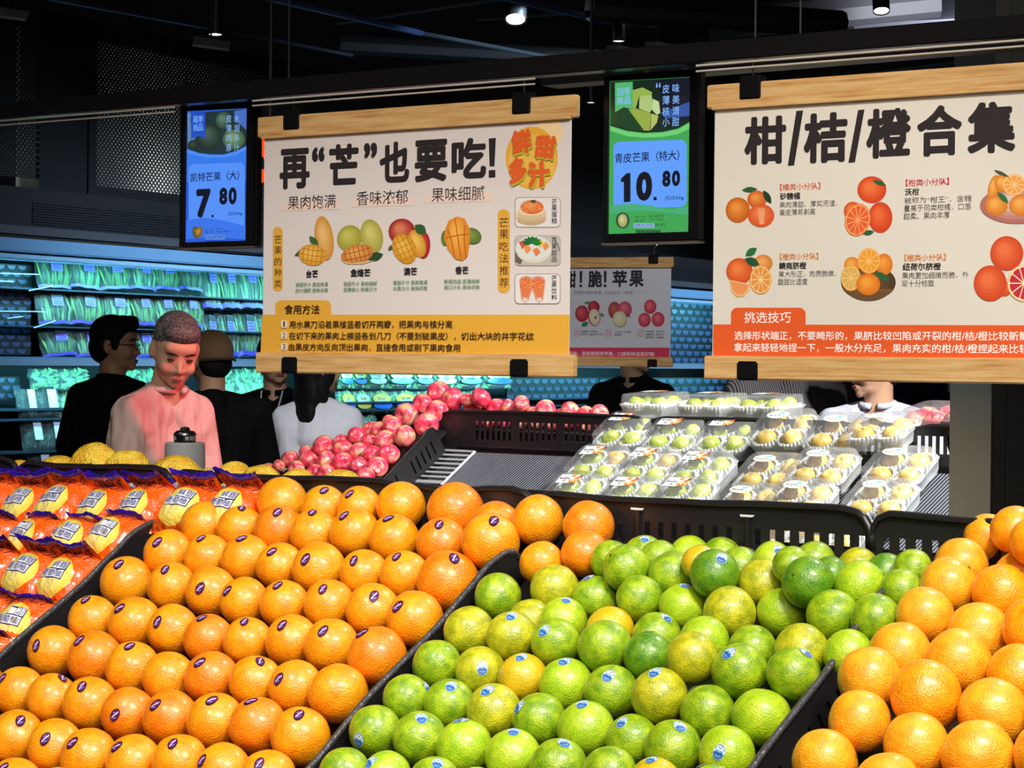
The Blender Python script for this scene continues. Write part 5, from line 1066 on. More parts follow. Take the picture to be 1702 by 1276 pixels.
far_wall('short black slotted crate end right of the yellow pear packs', 1.88, 2.035, slots=(1.90, 2.03, -.03))
far_wall('black slotted crate in front of the pink fruit packs at right', 2.05, 2.62, slots=(2.09, 2.6, -.024))
far_wall('black crate rim further back behind the pink fruit packs', 2.0, 2.62, v=.78, yb=-.1)
t = thing('fruit_crate', 'black crate floor under the apples behind the long slotted wall', 'crate', MFar); t.matrix_world = FB; link('base', G().box(-.05, 1.04, .0, .26, -.03, -.006).mesh(), CRATE, t); link('outer_wall', G().box(-.05, 1.04, .26, .265, -.03, .03).mesh(), CRATE, t)
# apples
def apple_mesh(seed):
    prof = []
    for k in range(19):
        a = math.pi * k / 18; r = math.sin(a) ** .92 * (1 + .05 * math.cos(a)); z = .88 * math.cos(a)
        z -= .30 * math.exp(-((r) / .26) ** 2) * (1 if a < math.pi / 2 else -.6); prof.append((max(r, 1e-3), z))
    g = G().lathe(prof[::-1], 26); m = g.mesh('apple', True)
    for v in m.vertices: d = Vector(v.co); n = 1 + .06 * noise.noise(d * 1.2 + Vector((seed * 5, 0, 0))); v.co = d * n
    return m
def applemat():
    m = mat('apple_skin', srgb(222, 60, 86), .3, coat=.4); v = coords(m); tc = nn(m, 'ShaderNodeTexCoord'); sp = nn(m, 'ShaderNodeSeparateXYZ'); L(m, tc.outputs['Object'], sp.inputs[0])
    oi = nn(m, 'ShaderNodeObjectInfo'); n1 = noisy(m, v, 1.6, 3); v2 = coords(m, (6, 6, 1.0)); n2 = noisy(m, v2, 3, 4, .7)
    a = nn(m, 'ShaderNodeMath', operation='MULTIPLY_ADD'); a.inputs[1].default_value = .5; L(m, n2, a.inputs[0]); L(m, n1, a.inputs[2])
    b = nn(m, 'ShaderNodeMath', operation='MULTIPLY_ADD'); b.inputs[1].default_value = .16; L(m, oi.outputs['Random'], b.inputs[0]); L(m, a.outputs[0], b.inputs[2])
    L(m, ramp(m, b.outputs[0], [(.66, srgb(212, 44, 76)), (.84, srgb(232, 88, 108)), (.97, srgb(242, 172, 132))]), bsdf(m).inputs['Base Color'])
    return m
APM = applemat(); APS = [apple_mesh(k) for k in range(4)]
for a in APS: a.materials.append(APM)
calyx = G().lathe([(.001, .50), (.16, .55), (.20, .62), (.17, .56), (.001, .45)], 10).mesh('calyx'); calyx.materials.append(mat('calyx_brown', srgb(120, 96, 50), .8))
label_dot = Cap(); label_dot.ell(0, 0, .2, .2, (240, 226, 214)); label_dot.ell(0, 0, .13, .13, (236, 190, 190)); LD = cap_mesh(label_dot, 'sticker')
def apples(data, MM, lab, grp, dirs=None):
    for k, f in enumerate(data):
        d = Vector((random.uniform(-.7, .7), -1.0, random.uniform(-.2, .9))) if k % 3 != 1 else Vector((random.uniform(-1, 1), random.uniform(-1, 1), random.uniform(-.3, 1)))
        o = bpy.data.objects.new('apple', APS[k % 4]); COL.objects.link(o); R = d.normalized().to_track_quat('Z', 'Y').to_matrix().to_4x4()
        o.matrix_world = MM @ Matrix.Translation((f[1], f[2], f[3])) @ (MM.to_3x3().to_4x4().inverted() @ R) @ Matrix.Scale(f[4] * 1.03, 4)
        tag(o, lab(k) if callable(lab) else lab, 'apple', grp); s = bpy.data.objects.new('calyx', calyx); COL.objects.link(s); s.parent = o
        if k in (14, 8, 18): s = bpy.data.objects.new('sticker', LD); COL.objects.link(s); s.parent = o; s.rotation_euler = (0, 0, 0) if False else (math.radians(24), 0, 0)
_vs = sorted(range(len(APPLES)), key=lambda k: APPLES[k][2]); _band = {k: q // 7 for q, k in enumerate(_vs)}
_ord = {k: sorted([j for j in _band if _band[j] == _band[k]], key=lambda j: APPLES[j][1]).index(k) for k in _band}
apples(APPLES, MFar, lambda k: 'pink-red apple in the heap, %s from left in the %s layer from the bottom' % (ORDN[_ord[k]], ORDN[_band[k]]), 'apples heaped left of the empty tray')
fill = [('p', x, y, -.012, .038) for x, y in ((-.45, -.08), (-.36, -.10), (-.27, -.09), (-.18, -.08), (-.09, -.09), (.0, -.08), (-.42, .0), (-.30, .33), (-.15, .40), (-.05, .42), (-.22, .28))]
apples(fill[:7], MFar, lambda k: 'pink-red apple low in the heap behind the rough mandarins, %s from the left' % ORDN[k], 'apples low behind the mandarins')
apples([('p', .13 + .074 * k, .462, -.068 + .004 * (k % 2), .0345) for k in range(12)], MFar, lambda k: 'pink apple seen through the slots of the long crate wall, %s from the left' % ORDN[k], 'apples seen through the slots')
apples(APPLES_BACK, MFar, lambda k: 'pale pink apple above the long slotted crate wall, %s from the left' % ORDN[k], 'apples behind the slotted crate wall')
# ---------------------------------------------------------------- pear packs
CLEAR = film('clear_tray', gloss=.3, rough=.16, haze=.10, crinkle=(60, .5))
NET = mat('foam_net', srgb(238, 242, 240), .7); NET.node_tree.nodes['Principled BSDF'].inputs['Transmission Weight'].default_value = 0
PG = peel('pear_green', srgb(150, 170, 36), srgb(196, 206, 70), .4, 1, .2); PB = peel('pear_brown', srgb(170, 110, 40), srgb(196, 176, 60), .4, 1, .2); PY = peel('pear_yellow', srgb(222, 178, 70), srgb(242, 212, 112), .45, 1, .25)
def pear(kind, seed):
    prof = []
    for k in range(17):
        a = math.pi * k / 16; r = math.sin(a) ** .95; z = math.cos(a) * (.86 if kind == 'y' else 1.12)
        if kind == 'y': z -= .22 * math.exp(-(r / .22) ** 2) * (1 if a < 1.57 else -.5)
        elif a < 1.3: r *= .86
        prof.append((max(r, 1e-3), z))
    m = G().lathe(prof[::-1], 22).mesh('pear', True)
    for v in m.vertices: d = Vector(v.co); v.co = d * (1 + .05 * noise.noise(d * 1.3 + Vector((seed * 3, 1, 0))))
    return m
PEARS = {}
for kk, mm_ in (('g', PG), ('b', PB), ('y', PY)):
    PEARS[kk] = [pear('y' if kk == 'y' else 'g', q) for q in range(2)]
    for m in PEARS[kk]: m.materials.append(mm_)
def net_mesh():
    n = 48; vs = []; fs = []; rows = [(.55, -.95, 0), (.98, -.5, .02), (1.12, -.1, .05), (1.13, .16, .07), (1.05, .36, .09), (1.00, .30, .05)]
    for j, (r, z, w) in enumerate(rows):
        for k in range(n): a = 2 * math.pi * k / n; q = 1 + w * (1 if k % 2 else -1); vs.append((r * q * math.cos(a), r * q * math.sin(a), z + w * .6 * (1 if k % 2 else -1)))
    for j in range(len(rows) - 1):
        for k in range(n): fs.append((j * n + k, j * n + (k + 1) % n, (j + 1) * n + (k + 1) % n, (j + 1) * n + k))
    return mesh('foam_net', vs, fs)
NETM = net_mesh(); NETM.materials.append(NET)
PWD, PLN, PHT = .205, .168, .07
def tray_mesh():
    g = G(); prof = [(.88, -.034), (.96, .0), (1.0, .004), (1.0, .008), (.955, .012), (.93, .036), (.90, .041), (.001, .041)]
    n = 32; vs = []; fs = []
    for s, z in prof:
        for k in range(n):
            a = 2 * math.pi * k / n; c, q = math.cos(a), math.sin(a); e = .28; wx = math.copysign(abs(c) ** e, c); wy = math.copysign(abs(q) ** e, q)
            w = 1 + (.010 if k % 2 else -.010) * (0 if s < .01 else 1); vs.append((PWD / 2 * s * wx * w, PLN / 2 * s * wy * w, z))
    for j in range(len(prof) - 1):
        for k in range(n): fs.append((j * n + k, j * n + (k + 1) % n, (j + 1) * n + (k + 1) % n, (j + 1) * n + k))
    return vs, fs, n
tv, tf, tn = tray_mesh()
lid = mesh('lid', tv[3 * tn:], [tuple(i - 3 * tn for i in f) for f in tf if min(f) >= 3 * tn], True); base = mesh('tray', tv[:4 * tn], [f for f in tf if max(f) < 4 * tn], True)
lid.materials.append(CLEAR); base.materials.append(film('tray_plastic', gloss=.4, rough=.16, haze=.55, crinkle=(60, .5)))
def label_mesh(kind):
    i = Ink(lambda x, y: (x, y), z0=0.0, dz=.00012)
    if kind == 'g':
        i.poly([(-.036, -.018), (.014, -.018), (.030, .020), (-.020, .020)][:], (236, 240, 238)); i.poly([(-.036, -.018), (.014, -.018), (.022, .020), (-.034, .020)], (238, 242, 240))
        for k in range(16): i.ell(.022 + random.uniform(-.013, .013), random.uniform(-.014, .016), .0055, .005, random.choice([(236, 140, 84), (244, 176, 120), (228, 110, 60), (246, 214, 150)]), 0, 8)
        i.ell(.036, .012, .006, .005, (150, 60, 50), 0, 8)
        v, f = glyphs('精品香梨', .02, 1); i.raw([(-.030 + .036 * x, -.003 + .008 * y) for x, y in v], f, srgb(60, 60, 70)); v, f = glyphs('鲜', .0, 1); i.raw([(-.020 + .008 * x, .009 + .008 * y) for x, y in v], f, srgb(90, 150, 150)); i.ell(-.008, -.011, .006, .002, (90, 90, 90), 0, 8)
    else:
        i.ell(0, 0, .034, .016, (240, 238, 220), 0, 20); v, f = glyphs('精品皇冠梨', .02, 1); i.raw([(-.026 + .036 * x, -.006 + .008 * y) for x, y in v], f, srgb(80, 90, 100)); i.ell(.010, .007, .010, .005, (110, 196, 226), 0, 10); i.ell(.020, -.006, .005, .002, (200, 120, 80), 0, 8)
    o = i.build('label', STK); me = o.data; bpy.data.objects.remove(o); return me
LBG = label_mesh('g'); LBY = label_mesh('y')
def pack(u, v, n, kind, label, rz=0, rx=0, browns=(), grp=None):
    M = MFar @ Matrix.Translation((u, v, n)) @ Matrix.Rotation(rz, 4, 'Z') @ Matrix.Rotation(rx, 4, 'X')
    t = thing('pear_pack', label, 'fruit pack', M, 'clear packs of ' + ('green' if kind == 'g' else 'yellow') + ' pears')
    link('tray', base, None, t); link('lid', lid, None, t)
    lb = link('label', LBG if kind == 'g' else LBY, None, t, Matrix.Translation((-.032 if kind == 'g' else -.028, .036, .0425)) @ Matrix.Diagonal((1.2, 1.2, 1, 1)))
    for k, (x, y) in enumerate(((-.047, -.038), (.047, -.038), (-.047, .040), (.047, .040))):
        kk = 'b' if k in browns else kind; r = .0315 if kind == 'g' else .0345
        Mp = M @ Matrix.Translation((x + random.uniform(-.003, .003), y + random.uniform(-.003, .003), .0)) @ Matrix.Rotation(random.uniform(0, 6.3), 4, 'Z') @ Matrix.Rotation(random.uniform(.5, 1.3) if kind == 'g' else random.uniform(0, .5), 4, 'X') @ Matrix.Diagonal((r, r, r, 1))
        o = link('pear', random.choice(PEARS[kk]), None, None, Mp); tag(o, '%s pear, %s in the %s' % ({'g': 'green', 'b': 'russet', 'y': 'yellow'}[kk], ('front left', 'front right', 'back left', 'back right')[k], ('green' if kind == 'g' else 'yellow') + ' pack, ' + label.split(', ')[-1]), 'pear', {'g': 'green', 'b': 'russet', 'y': 'yellow'}[kk] + ' pears in the clear packs')
        nt = bpy.data.objects.new('foam_net', NETM); COL.objects.link(nt); nt.parent = o; nt.matrix_world = M @ Matrix.Translation((x, y, -.004)) @ Matrix.Diagonal((.036, .036, .030, 1)); nt.matrix_parent_inverse = Matrix.Identity(4); nt.matrix_basis = Mp.inverted() @ (M @ Matrix.Translation((x, y, .0)) @ Matrix.Diagonal((.0415, .0385, .030, 1)))
zN = -.058
rows3 = ('top', 'middle', 'third', 'fourth', 'fifth'); cnt = {}
for (x, y, k, b) in ((1037, 706, 'g', ()), (1119, 713, 'g', ()), (1206, 715, 'g', ()), (990, 762, 'g', (3,)), (1074, 766, 'g', (3,)), (1161, 772, 'g', ()), (950, 810, 'g', ()), (1042, 815, 'g', ()), (1130, 816, 'g', ()),
    (1303, 714, 'y', ()), (1396, 721, 'y', ()), (1275, 776, 'y', ()), (1368, 779, 'y', ()), (1236, 828, 'y', ()), (1330, 832, 'y', ()), (906, 858, 'g', ()), (1000, 864, 'g', ()), (1088, 868, 'g', ()), (1195, 880, 'y', ()), (1292, 886, 'y', ()), (1388, 890, 'y', ()), (860, 905, 'g', ()), (955, 912, 'g', ()), (1045, 917, 'g', ()), (1152, 930, 'y', ()), (1250, 937, 'y', ()), (1350, 942, 'y', ())):
    r = 0 if y < 740 else (1 if y < 795 else (2 if y < 850 else (3 if y < 900 else 4))); cnt[(r, k)] = cnt.get((r, k), 0) + 1
    u, v = lc(x, y, PF, 0.0); pack(u, v, -.035 + (.025 if k == 'y' and x > 1300 else 0), k, 'clear pack of four %s pears, %s in the %s row' % ('green' if k == 'g' else 'yellow', ORDN[cnt[(r, k)] - 1], rows3[r]), random.uniform(-.04, .04), random.uniform(-.03, .03), b)
for x, y, n, rz, w in ((1492, 768, -.045, -.02, 'upper of the two at the right edge'), (1460, 822, -.045, .0, 'lower of the two at the right edge')):
    u, v = lc(x, y, PF, n + .03); pack(u, v, n, 'y', 'clear pack of four yellow pears, ' + w, rz)
u, v = lc(1462, 700, PF, .04); pack(u, v, .0, 'y', 'clear pack of yellow pears beside the white jacket, tilted one at the back', .1, -.25)
for k, (x, y) in enumerate(((1078, 680), (1172, 684), (1262, 688))):
    u, v = lc(x, y, PF, .0); pack(u, .50, -.01, 'g', 'clear pack of green pears behind the ridge, %s flat one from left' % ORDN[k], 0, -.50)
# lower supporting layer keeps the packs off the mat
t = thing('support_tray', 'black support tray under the pear packs', 'tray', MFar); link('slab', G().box(.86, 1.80, -.44, .38, -.114, -.072).mesh(), BLACK, t)
# pink fruit packs at right
PKM = mat('pink_fruit', srgb(226, 70, 90), .35, coat=.3)
for k, (x, y) in enumerate(((1565, 695), (1640, 697))):
    p = hit(x, y, PF + VX * .55, NX); q = MFar.inverted() @ hit(x, y, PF + VX * .52, VX); M = MFar @ Matrix.Translation((q.x, .52, q.y if False else q.z)) @ Matrix.Rotation(-.4, 4, 'X')
    t = thing('fruit_pack', 'clear pack of pink fruit in the right-hand crate, ' + ('left one' if k == 0 else 'right one cut by the pillar'), 'fruit pack', M, 'packs of pink fruit'); link('tray', base, None, t); link('lid', lid, None, t)
    for j, (a, b) in enumerate(((-.066, -.04), (0, -.042), (.066, -.04), (-.066, .035), (0, .036), (.066, .034))):
        o = link('pink_fruit', APS[j % 4], None, None, M @ Matrix.Translation((a, b, .002)) @ Matrix.Rotation(j, 4, 'X') @ Matrix.Scale(.032, 4)); o.data.materials[0] = APM; tag(o, 'pink-red fruit, %s in the %s clear pack at the far right' % (('front left', 'front middle', 'front right', 'back left', 'back middle', 'back right')[j], ('left', 'right')[k]), 'fruit', 'pink fruit in the right packs')
# ---------------------------------------------------------------- paper roll on a stand
p = at(307, 772, 6.2); t = thing('bag_roll_stand', 'white plastic bag roll with a steel cap in front of the pink-lit man', 'bag roll', Matrix.Translation((p.x, p.y, 0)))
zt_ = at(307, 735, 6.2).z; zb_ = p.z - .12; r = 33 * 6.2 / FPX
link('roll', G().lathe([(.0001, zb_), (r * 1.10, zb_), (r * 1.0, zt_ - .005), (r * .96, zt_), (.0001, zt_ + .001)], 36).mesh(smooth=False), mat('bag_white', srgb(214, 216, 214), .5), t)
link('post', G().tube([(0, 0, 0), (0, 0, zb_)], .02, 12).mesh(), STEEL, t); link('foot', G().lathe([(.0001, 0), (.15, 0), (.15, .012), (.0001, .014)], 24).mesh(), STEEL, t)
rk = r * .56; hk = .030
link('collar', G().lathe([(rk * .92, zt_), (rk * .98, zt_ + .004), (rk * .98, zt_ + .020), (rk * .9, zt_ + .021)], 30).mesh(), mat('collar_dark', srgb(40, 42, 46), .35, .5), t)
link('cap', G().lathe([(rk * 1.05, zt_ + .020), (rk * 1.05, zt_ + .023), (rk * .8, zt_ + .031), (rk * .45, zt_ + .033), (rk * .40, zt_ + .040), (.0001, zt_ + .043)], 30).mesh(smooth=True), STEEL, t)
i = Ink(lambda x, y: (x, y))
for ch, a in (('再', -74), ('次', -52), ('请', 18), ('回', 44), ('收', 70), ('用', -30)):
    if ch == '用': continue
    v_, f_ = glyphs(ch, .03, 1); b0 = len(i.v)
    for x, y in v_: an = math.radians(a) + (x - .5) * .0115 / rk; i.v.append((math.sin(an) * rk * 1.0, -math.cos(an) * rk * 1.0, zt_ + .006 + y * .0115))
    for f in f_: i.f.append(tuple(b0 + q for q in f)); i.c.append(srgb(230, 230, 230))
i.build('lettering', STK, t)
# ---------------------------------------------------------------- goods in the cooler
CFILM = film('bag_film', tint=(.93, 1, .98, 1), gloss=.5, rough=.2, haze=.05, crinkle=(45, 1.0))
STA = mat('stalk_green', srgb(104, 164, 60), .5); STB = mat('stalk_dark', srgb(44, 96, 40), .5); HERB = mat('herb_leaf', srgb(60, 90, 66), .7); PALE = mat('pale_leaf', srgb(140, 190, 120), .6)
PUR = mat('purple_band', srgb(70, 50, 160), .4); LBL = mat('bag_label', srgb(120, 110, 210), .5); LBK = mat('bag_label_dark', srgb(24, 22, 40), .5); LBW = mat('herb_label', srgb(210, 214, 236), .5)
def pillow(seed, cr=.05):
    nx, ny = 12, 14; g = G()
    for side in (1, -.35):
        vs = []; fs = []
        for j in range(ny + 1):
            for i in range(nx + 1):
                x = -.5 + i / nx; y = j / ny; X, Y = abs(2 * x), abs(2 * y - 1); h = max(0, (1 - X ** 3) * (1 - Y ** 3)) ** .5
                ed = 1 + .10 * noise.noise(Vector((y * 4, seed, x * 2))); vs.append((x * ed, y + .03 * noise.noise(Vector((x * 5, seed, 3))), side * (h * .5) + cr * noise.noise(Vector((x * 9, y * 9, seed)))))
        for j in range(ny):
            for i in range(nx): a = j * (nx + 1) + i; q = (a, a + 1, a + nx + 2, a + nx + 1); fs.append(q if side > 0 else q[::-1])
        g.add(vs, fs)
    return g
def stalks(seed, n=9, m=STA):
    rnd = random.Random(seed); g = G()
    for k in range(n):
        x = -.42 + .84 * k / (n - 1); l = rnd.uniform(-.14, .14); g.tube([(x * .8, .10, rnd.uniform(.05, .2)), (x + l * .4, .5, rnd.uniform(.15, .36)), (x * .95 + l, .95, rnd.uniform(.0, .25))], [.042, .034, .014], 6)
    return g.mesh('stalks', True)
def leaves(seed, n=70, s=.09):
    rnd = random.Random(seed); g = G()
    for k in range(n):
        c = Vector((rnd.uniform(-.42, .42), rnd.uniform(.08, .92), rnd.uniform(.0, .34))); a = Vector((rnd.uniform(-1, 1), rnd.uniform(-1, 1), rnd.uniform(-.5, .5))).normalized() * s; b = a.orthogonal().normalized() * s * .45
        g.add([c - a, c + b, c + a, c - b], [(0, 1, 2, 3)])
    return g.mesh('leaves')
CEL = []
for q in range(4):
    f = pillow(q * 2.3).mesh('film', True); f.materials.append(CFILM); s = stalks(q); s.materials.append(STA if q % 2 else PALE); s2 = stalks(q + 20, 7); s2.materials.append(STB)
    CEL.append((f, s, s2))
HB = []
for q in range(3):
    f = pillow(q * 1.9 + 9).mesh('film', True); f.materials.append(CFILM); s = leaves(q, 90, .09); s.materials.append(HERB); HB.append((f, s))
PL = leaves(31, 80, .15); PL.materials.append(PALE)
band = G()
vs = []; fs = []
for j, y in enumerate((.02, .12)):
    for i in range(13): x = -.5 + i / 12; vs.append((x, y + .012 * math.sin(x * 14), .30 * math.sqrt(max(0, 1 - abs(2 * x) ** 3)) + .08))
for i in range(12): fs.append((i, i + 1, 14 + i, 13 + i))
band = mesh('purple_band', vs, fs); band.materials.append(PUR)
def quad(nm, x0, x1, y0, y1, z, m): me = mesh(nm, [(x0, y0, z), (x1, y0, z), (x1, y1, z), (x0, y1, z)], [(0, 1, 2, 3)]); me.materials.append(m); return me
LQ = quad('label', -.17, .17, .56, .86, .53, LBL); LQ2 = quad('label_header', -.17, .17, .80, .95, .535, LBK); LH = quad('label', -.16, .20, .28, .92, .55, LBW)
LQT = Ink(lambda x, y: (x, y), z0=.54)
for k in range(3): LQT.poly([(-.12, .60 + k * .07), (.12, .60 + k * .07), (.12, .63 + k * .07), (-.12, .63 + k * .07)], (70, 60, 170))
_o = LQT.build('label_print', STK); LQP = _o.data; bpy.data.objects.remove(_o)
def goods(x0, x1, ytop, ybot, kind, label, grp, tilt=-.22, w=IW, rz=0, q=0):
    a = cl(x0, ybot, w); b = cl(x1, ybot, w); c = cl((x0 + x1) / 2, ytop, w); W_ = b[0] - a[0]; H = c[1] - (a[1] + b[1]) / 2
    M = CM @ Matrix.Translation(((a[0] + b[0]) / 2, (a[1] + b[1]) / 2, w)) @ Matrix.Rotation(rz, 4, 'Z') @ Matrix.Rotation(tilt, 4, 'X') @ Matrix.Diagonal((W_ * .98, H * 1.0, .075, 1))
    if kind == 'c':
        t = thing('celery_bag', label, 'vegetable bag', M, grp); s = CEL[q % 4]; link('stalks', s[1], None, t); link('stalks', s[2], None, t); link('film', s[0], None, t); link('band', band, None, t); lq = link('label', LQ, None, t); link('label_header', LQ2, None, lq); link('label_print', LQP, None, lq)
    elif kind == 'h':
        t = thing('herb_bag', label, 'vegetable bag', M, grp); s = HB[q % 3]; link('leaves', s[1], None, t); link('film', s[0], None, t); link('label', LH, None, t)
    elif kind == 'p':
        t = thing('leafy_bag', label, 'vegetable bag', M, grp); s = CEL[q % 4]; link('leaves', PL, None, t); link('film', s[0], None, t)
    else:
        t = thing('vegetable_pack', label, 'vegetable bag', M, grp); s = CEL[q % 4]; link('leaves', PL, None, t); link('film', s[0], None, t); link('label', PKL[q % 3], None, t)
    return t
PKL = []
for q, cs in enumerate((((214, 196, 90), (40, 90, 190)), ((206, 176, 70), (40, 80, 180)), ((170, 206, 190), (190, 150, 60)))):
    i = Ink(lambda x, y: (x, y), z0=.5); i.ell(0, .62, .40, .22, cs[0], 0, 20); i.ell(0, .34, .42, .16, cs[1], 0, 20); i.ell(0, .58, .26, .10, (226, 226, 190), 0, 16)
    v, f = glyphs('鲜蔬', .03, 1); i.raw([(-.2 + .4 * x, .56 + .13 * y) for x, y in v], f, srgb(200, 150, 40)); o = i.build('label', STK); PKL.append(o.data); bpy.data.objects.remove(o)
gc = 'bagged celery on the cooler shelves'
for lst, yt, yb, rn in ((((62, 118), (116, 168), (166, 219), (217, 259), (257, 298), (296, 337)), 430, 481, 'top'), (((64, 121), (119, 172), (170, 221), (219, 260), (258, 299), (297, 337)), 485, 541, 'second'), (((70, 128), (124, 176), (172, 222), (219, 262), (259, 300), (297, 337)), 548, 593, 'third')):
    for k, (a, b) in enumerate(lst): goods(a, b, yt + k * .9, yb + k * .8, 'c', 'clear bag of celery with purple band, %s from left on the %s cooler row' % (ORDN[k], rn), gc, q=k + len(rn), rz=random.uniform(-.08, .08))
for k, (a, b) in enumerate(((336, 369), (367, 401), (399, 438), (436, 476))): goods(a, b, 436, 515, 'c', 'tall bag of leafy celery, %s of the upper tall bags left of the mango poster' % ORDN[k], gc, q=k, rz=random.uniform(-.06, .06))
for k, (a, b) in enumerate(((334, 366), (364, 398), (396, 436), (434, 474))): goods(a, b, 520, 594, 'c', 'tall bag of leafy celery, %s of the lower tall bags left of the mango poster' % ORDN[k], gc, q=k + 1, rz=random.uniform(-.15, .1))
for k, (a, b) in enumerate(((50, 100), (98, 150), (196, 240), (238, 262), (360, 392), (390, 424), (412, 442))): goods(a, b, 612, 648 if k < 2 else 665, 'p', 'clear bag of pale leafy vegetable under the middle shelf, %s from left' % ORDN[k], 'pale leafy bags under the middle shelf', q=k)
for k, (a, b, c, d) in enumerate(((30, 64, 645, 694), (60, 102, 645, 693), (38, 76, 694, 748), (72, 110, 692, 746), (50, 90, 752, 800), (88, 120, 752, 800))): goods(a, b, c, d, 'h', 'clear bag of dark herbs with white label at lower left, %s of six' % ORDN[k], 'dark herb bags at the lower left', q=k)
goods(98, 130, 648, 742, 'p', 'tall pale green leafy bag right of the dark herb bags', None, q=2)
xs = [560, 583, 606, 640, 686, 718, 757, 800, 850]
for k, (a, b) in enumerate(zip(xs, xs[1:])): goods(a, b, 612, 646, 'v', 'printed vegetable pack under the mango poster, %s from left in upper row' % ORDN[k], 'printed vegetable packs in the cooler', q=k)
for k, (a, b) in enumerate(((562, 588), (586, 614), (612, 650), (650, 692), (690, 730), (728, 768), (766, 806))): goods(a, b, 649, 688, 'v', 'printed vegetable pack under the mango poster, %s from left in lower row' % ORDN[k], 'printed vegetable packs in the cooler', q=k + 1)
goods(597, 626, 690, 712, 'p', 'small leafy bag low between the woman and the apples', None, q=1)
# far right shop window goods
t = thing('wall_shelf', 'pale lit shop shelf far behind at the right', 'shelf', Matrix.Translation(at(1500, 690, 14)));
link('back', G().box(0, 1.2, .3, .32, -.6, .5).mesh(), mat('shelf_pale', srgb(150, 180, 200), .5), t)
for z in (-.05, .10): link('shelf_board', G().box(0, 1.2, 0, .3, z, z + .015).mesh(), mat('board_pale', srgb(120, 160, 180), .4), t)
lamp('AREA', at(1560, 560, 13.3), at(1600, 680, 14.2), 10, (.7, .9, 1), .6, name='shop_shelf_light')
for k in range(6):
    p = at(1604 + k * 9, 676, 14.0); o = link('pale_bag', CEL[k % 4][0], None, None, Matrix.Translation((p.x, 14.05, p.z)) @ Matrix.Rotation(math.pi / 2, 4, 'X') @ Matrix.Diagonal((.045, .07, .06, 1))); o.data = CEL[k % 4][0].copy(); o.data.materials[0] = mat('cream_bag', srgb(230, 206, 150), .6); tag(o, 'small cream packet on the far right lit shelf, %s from the left' % ORDN[k], 'packet', 'cream packets on the far shelf')
# ================================================================ people
SKIN = mat('skin', srgb(206, 160, 130), .5); SKIN.node_tree.nodes['Principled BSDF'].inputs['Subsurface Weight'].default_value = 0
HAIR = mat('hair_black', srgb(16, 14, 14), .7, spec=.25)
def buzz():
    m = mat('hair_grey', srgb(70, 66, 66), .7); v = coords(m); n = noisy(m, v, 160, 2); L(m, ramp(m, n, [(.35, srgb(34, 32, 34)), (.7, srgb(128, 122, 120))]), bsdf(m).inputs['Base Color']); L(m, bump(m, n, .5, .003), bsdf(m).inputs['Normal']); return m
def cloth(name, c, sc=9, b=.9, rough=.85, stripes=None):
    m = mat(name, c, rough, spec=.2); v = coords(m, (1, 1, .55)); n = noisy(m, v, sc, 2, .4); L(m, bump(m, n, b, .05), bsdf(m).inputs['Normal'])
    if stripes:
        w = nn(m, 'ShaderNodeTexWave', bands_direction='X'); w.inputs['Scale'].default_value = stripes[0]; w.inputs['Distortion'].default_value = .8; L(m, coords(m), w.inputs['Vector']); L(m, ramp(m, w.outputs[0], [(.55, c), (.9, stripes[1])]), bsdf(m).inputs['Base Color'])
    return m
def blob(g, name, m, parent, voxel=.009, smooth=5, kind=None):
    me = g.mesh(name); o = bpy.data.objects.new(name, me); COL.objects.link(o)
    r = o.modifiers.new('r', 'REMESH'); r.mode = 'VOXEL'; r.voxel_size = voxel; r.use_smooth_shade = True
    s = o.modifiers.new('s', 'SMOOTH'); s.factor = .5; s.iterations = smooth
    dg = bpy.context.evaluated_depsgraph_get(); dg.update(); m2 = bpy.data.meshes.new_from_object(o.evaluated_get(dg)); bpy.data.objects.remove(o); m2.name = name
    m2.shade_smooth(); return link(name, m2, m, parent)
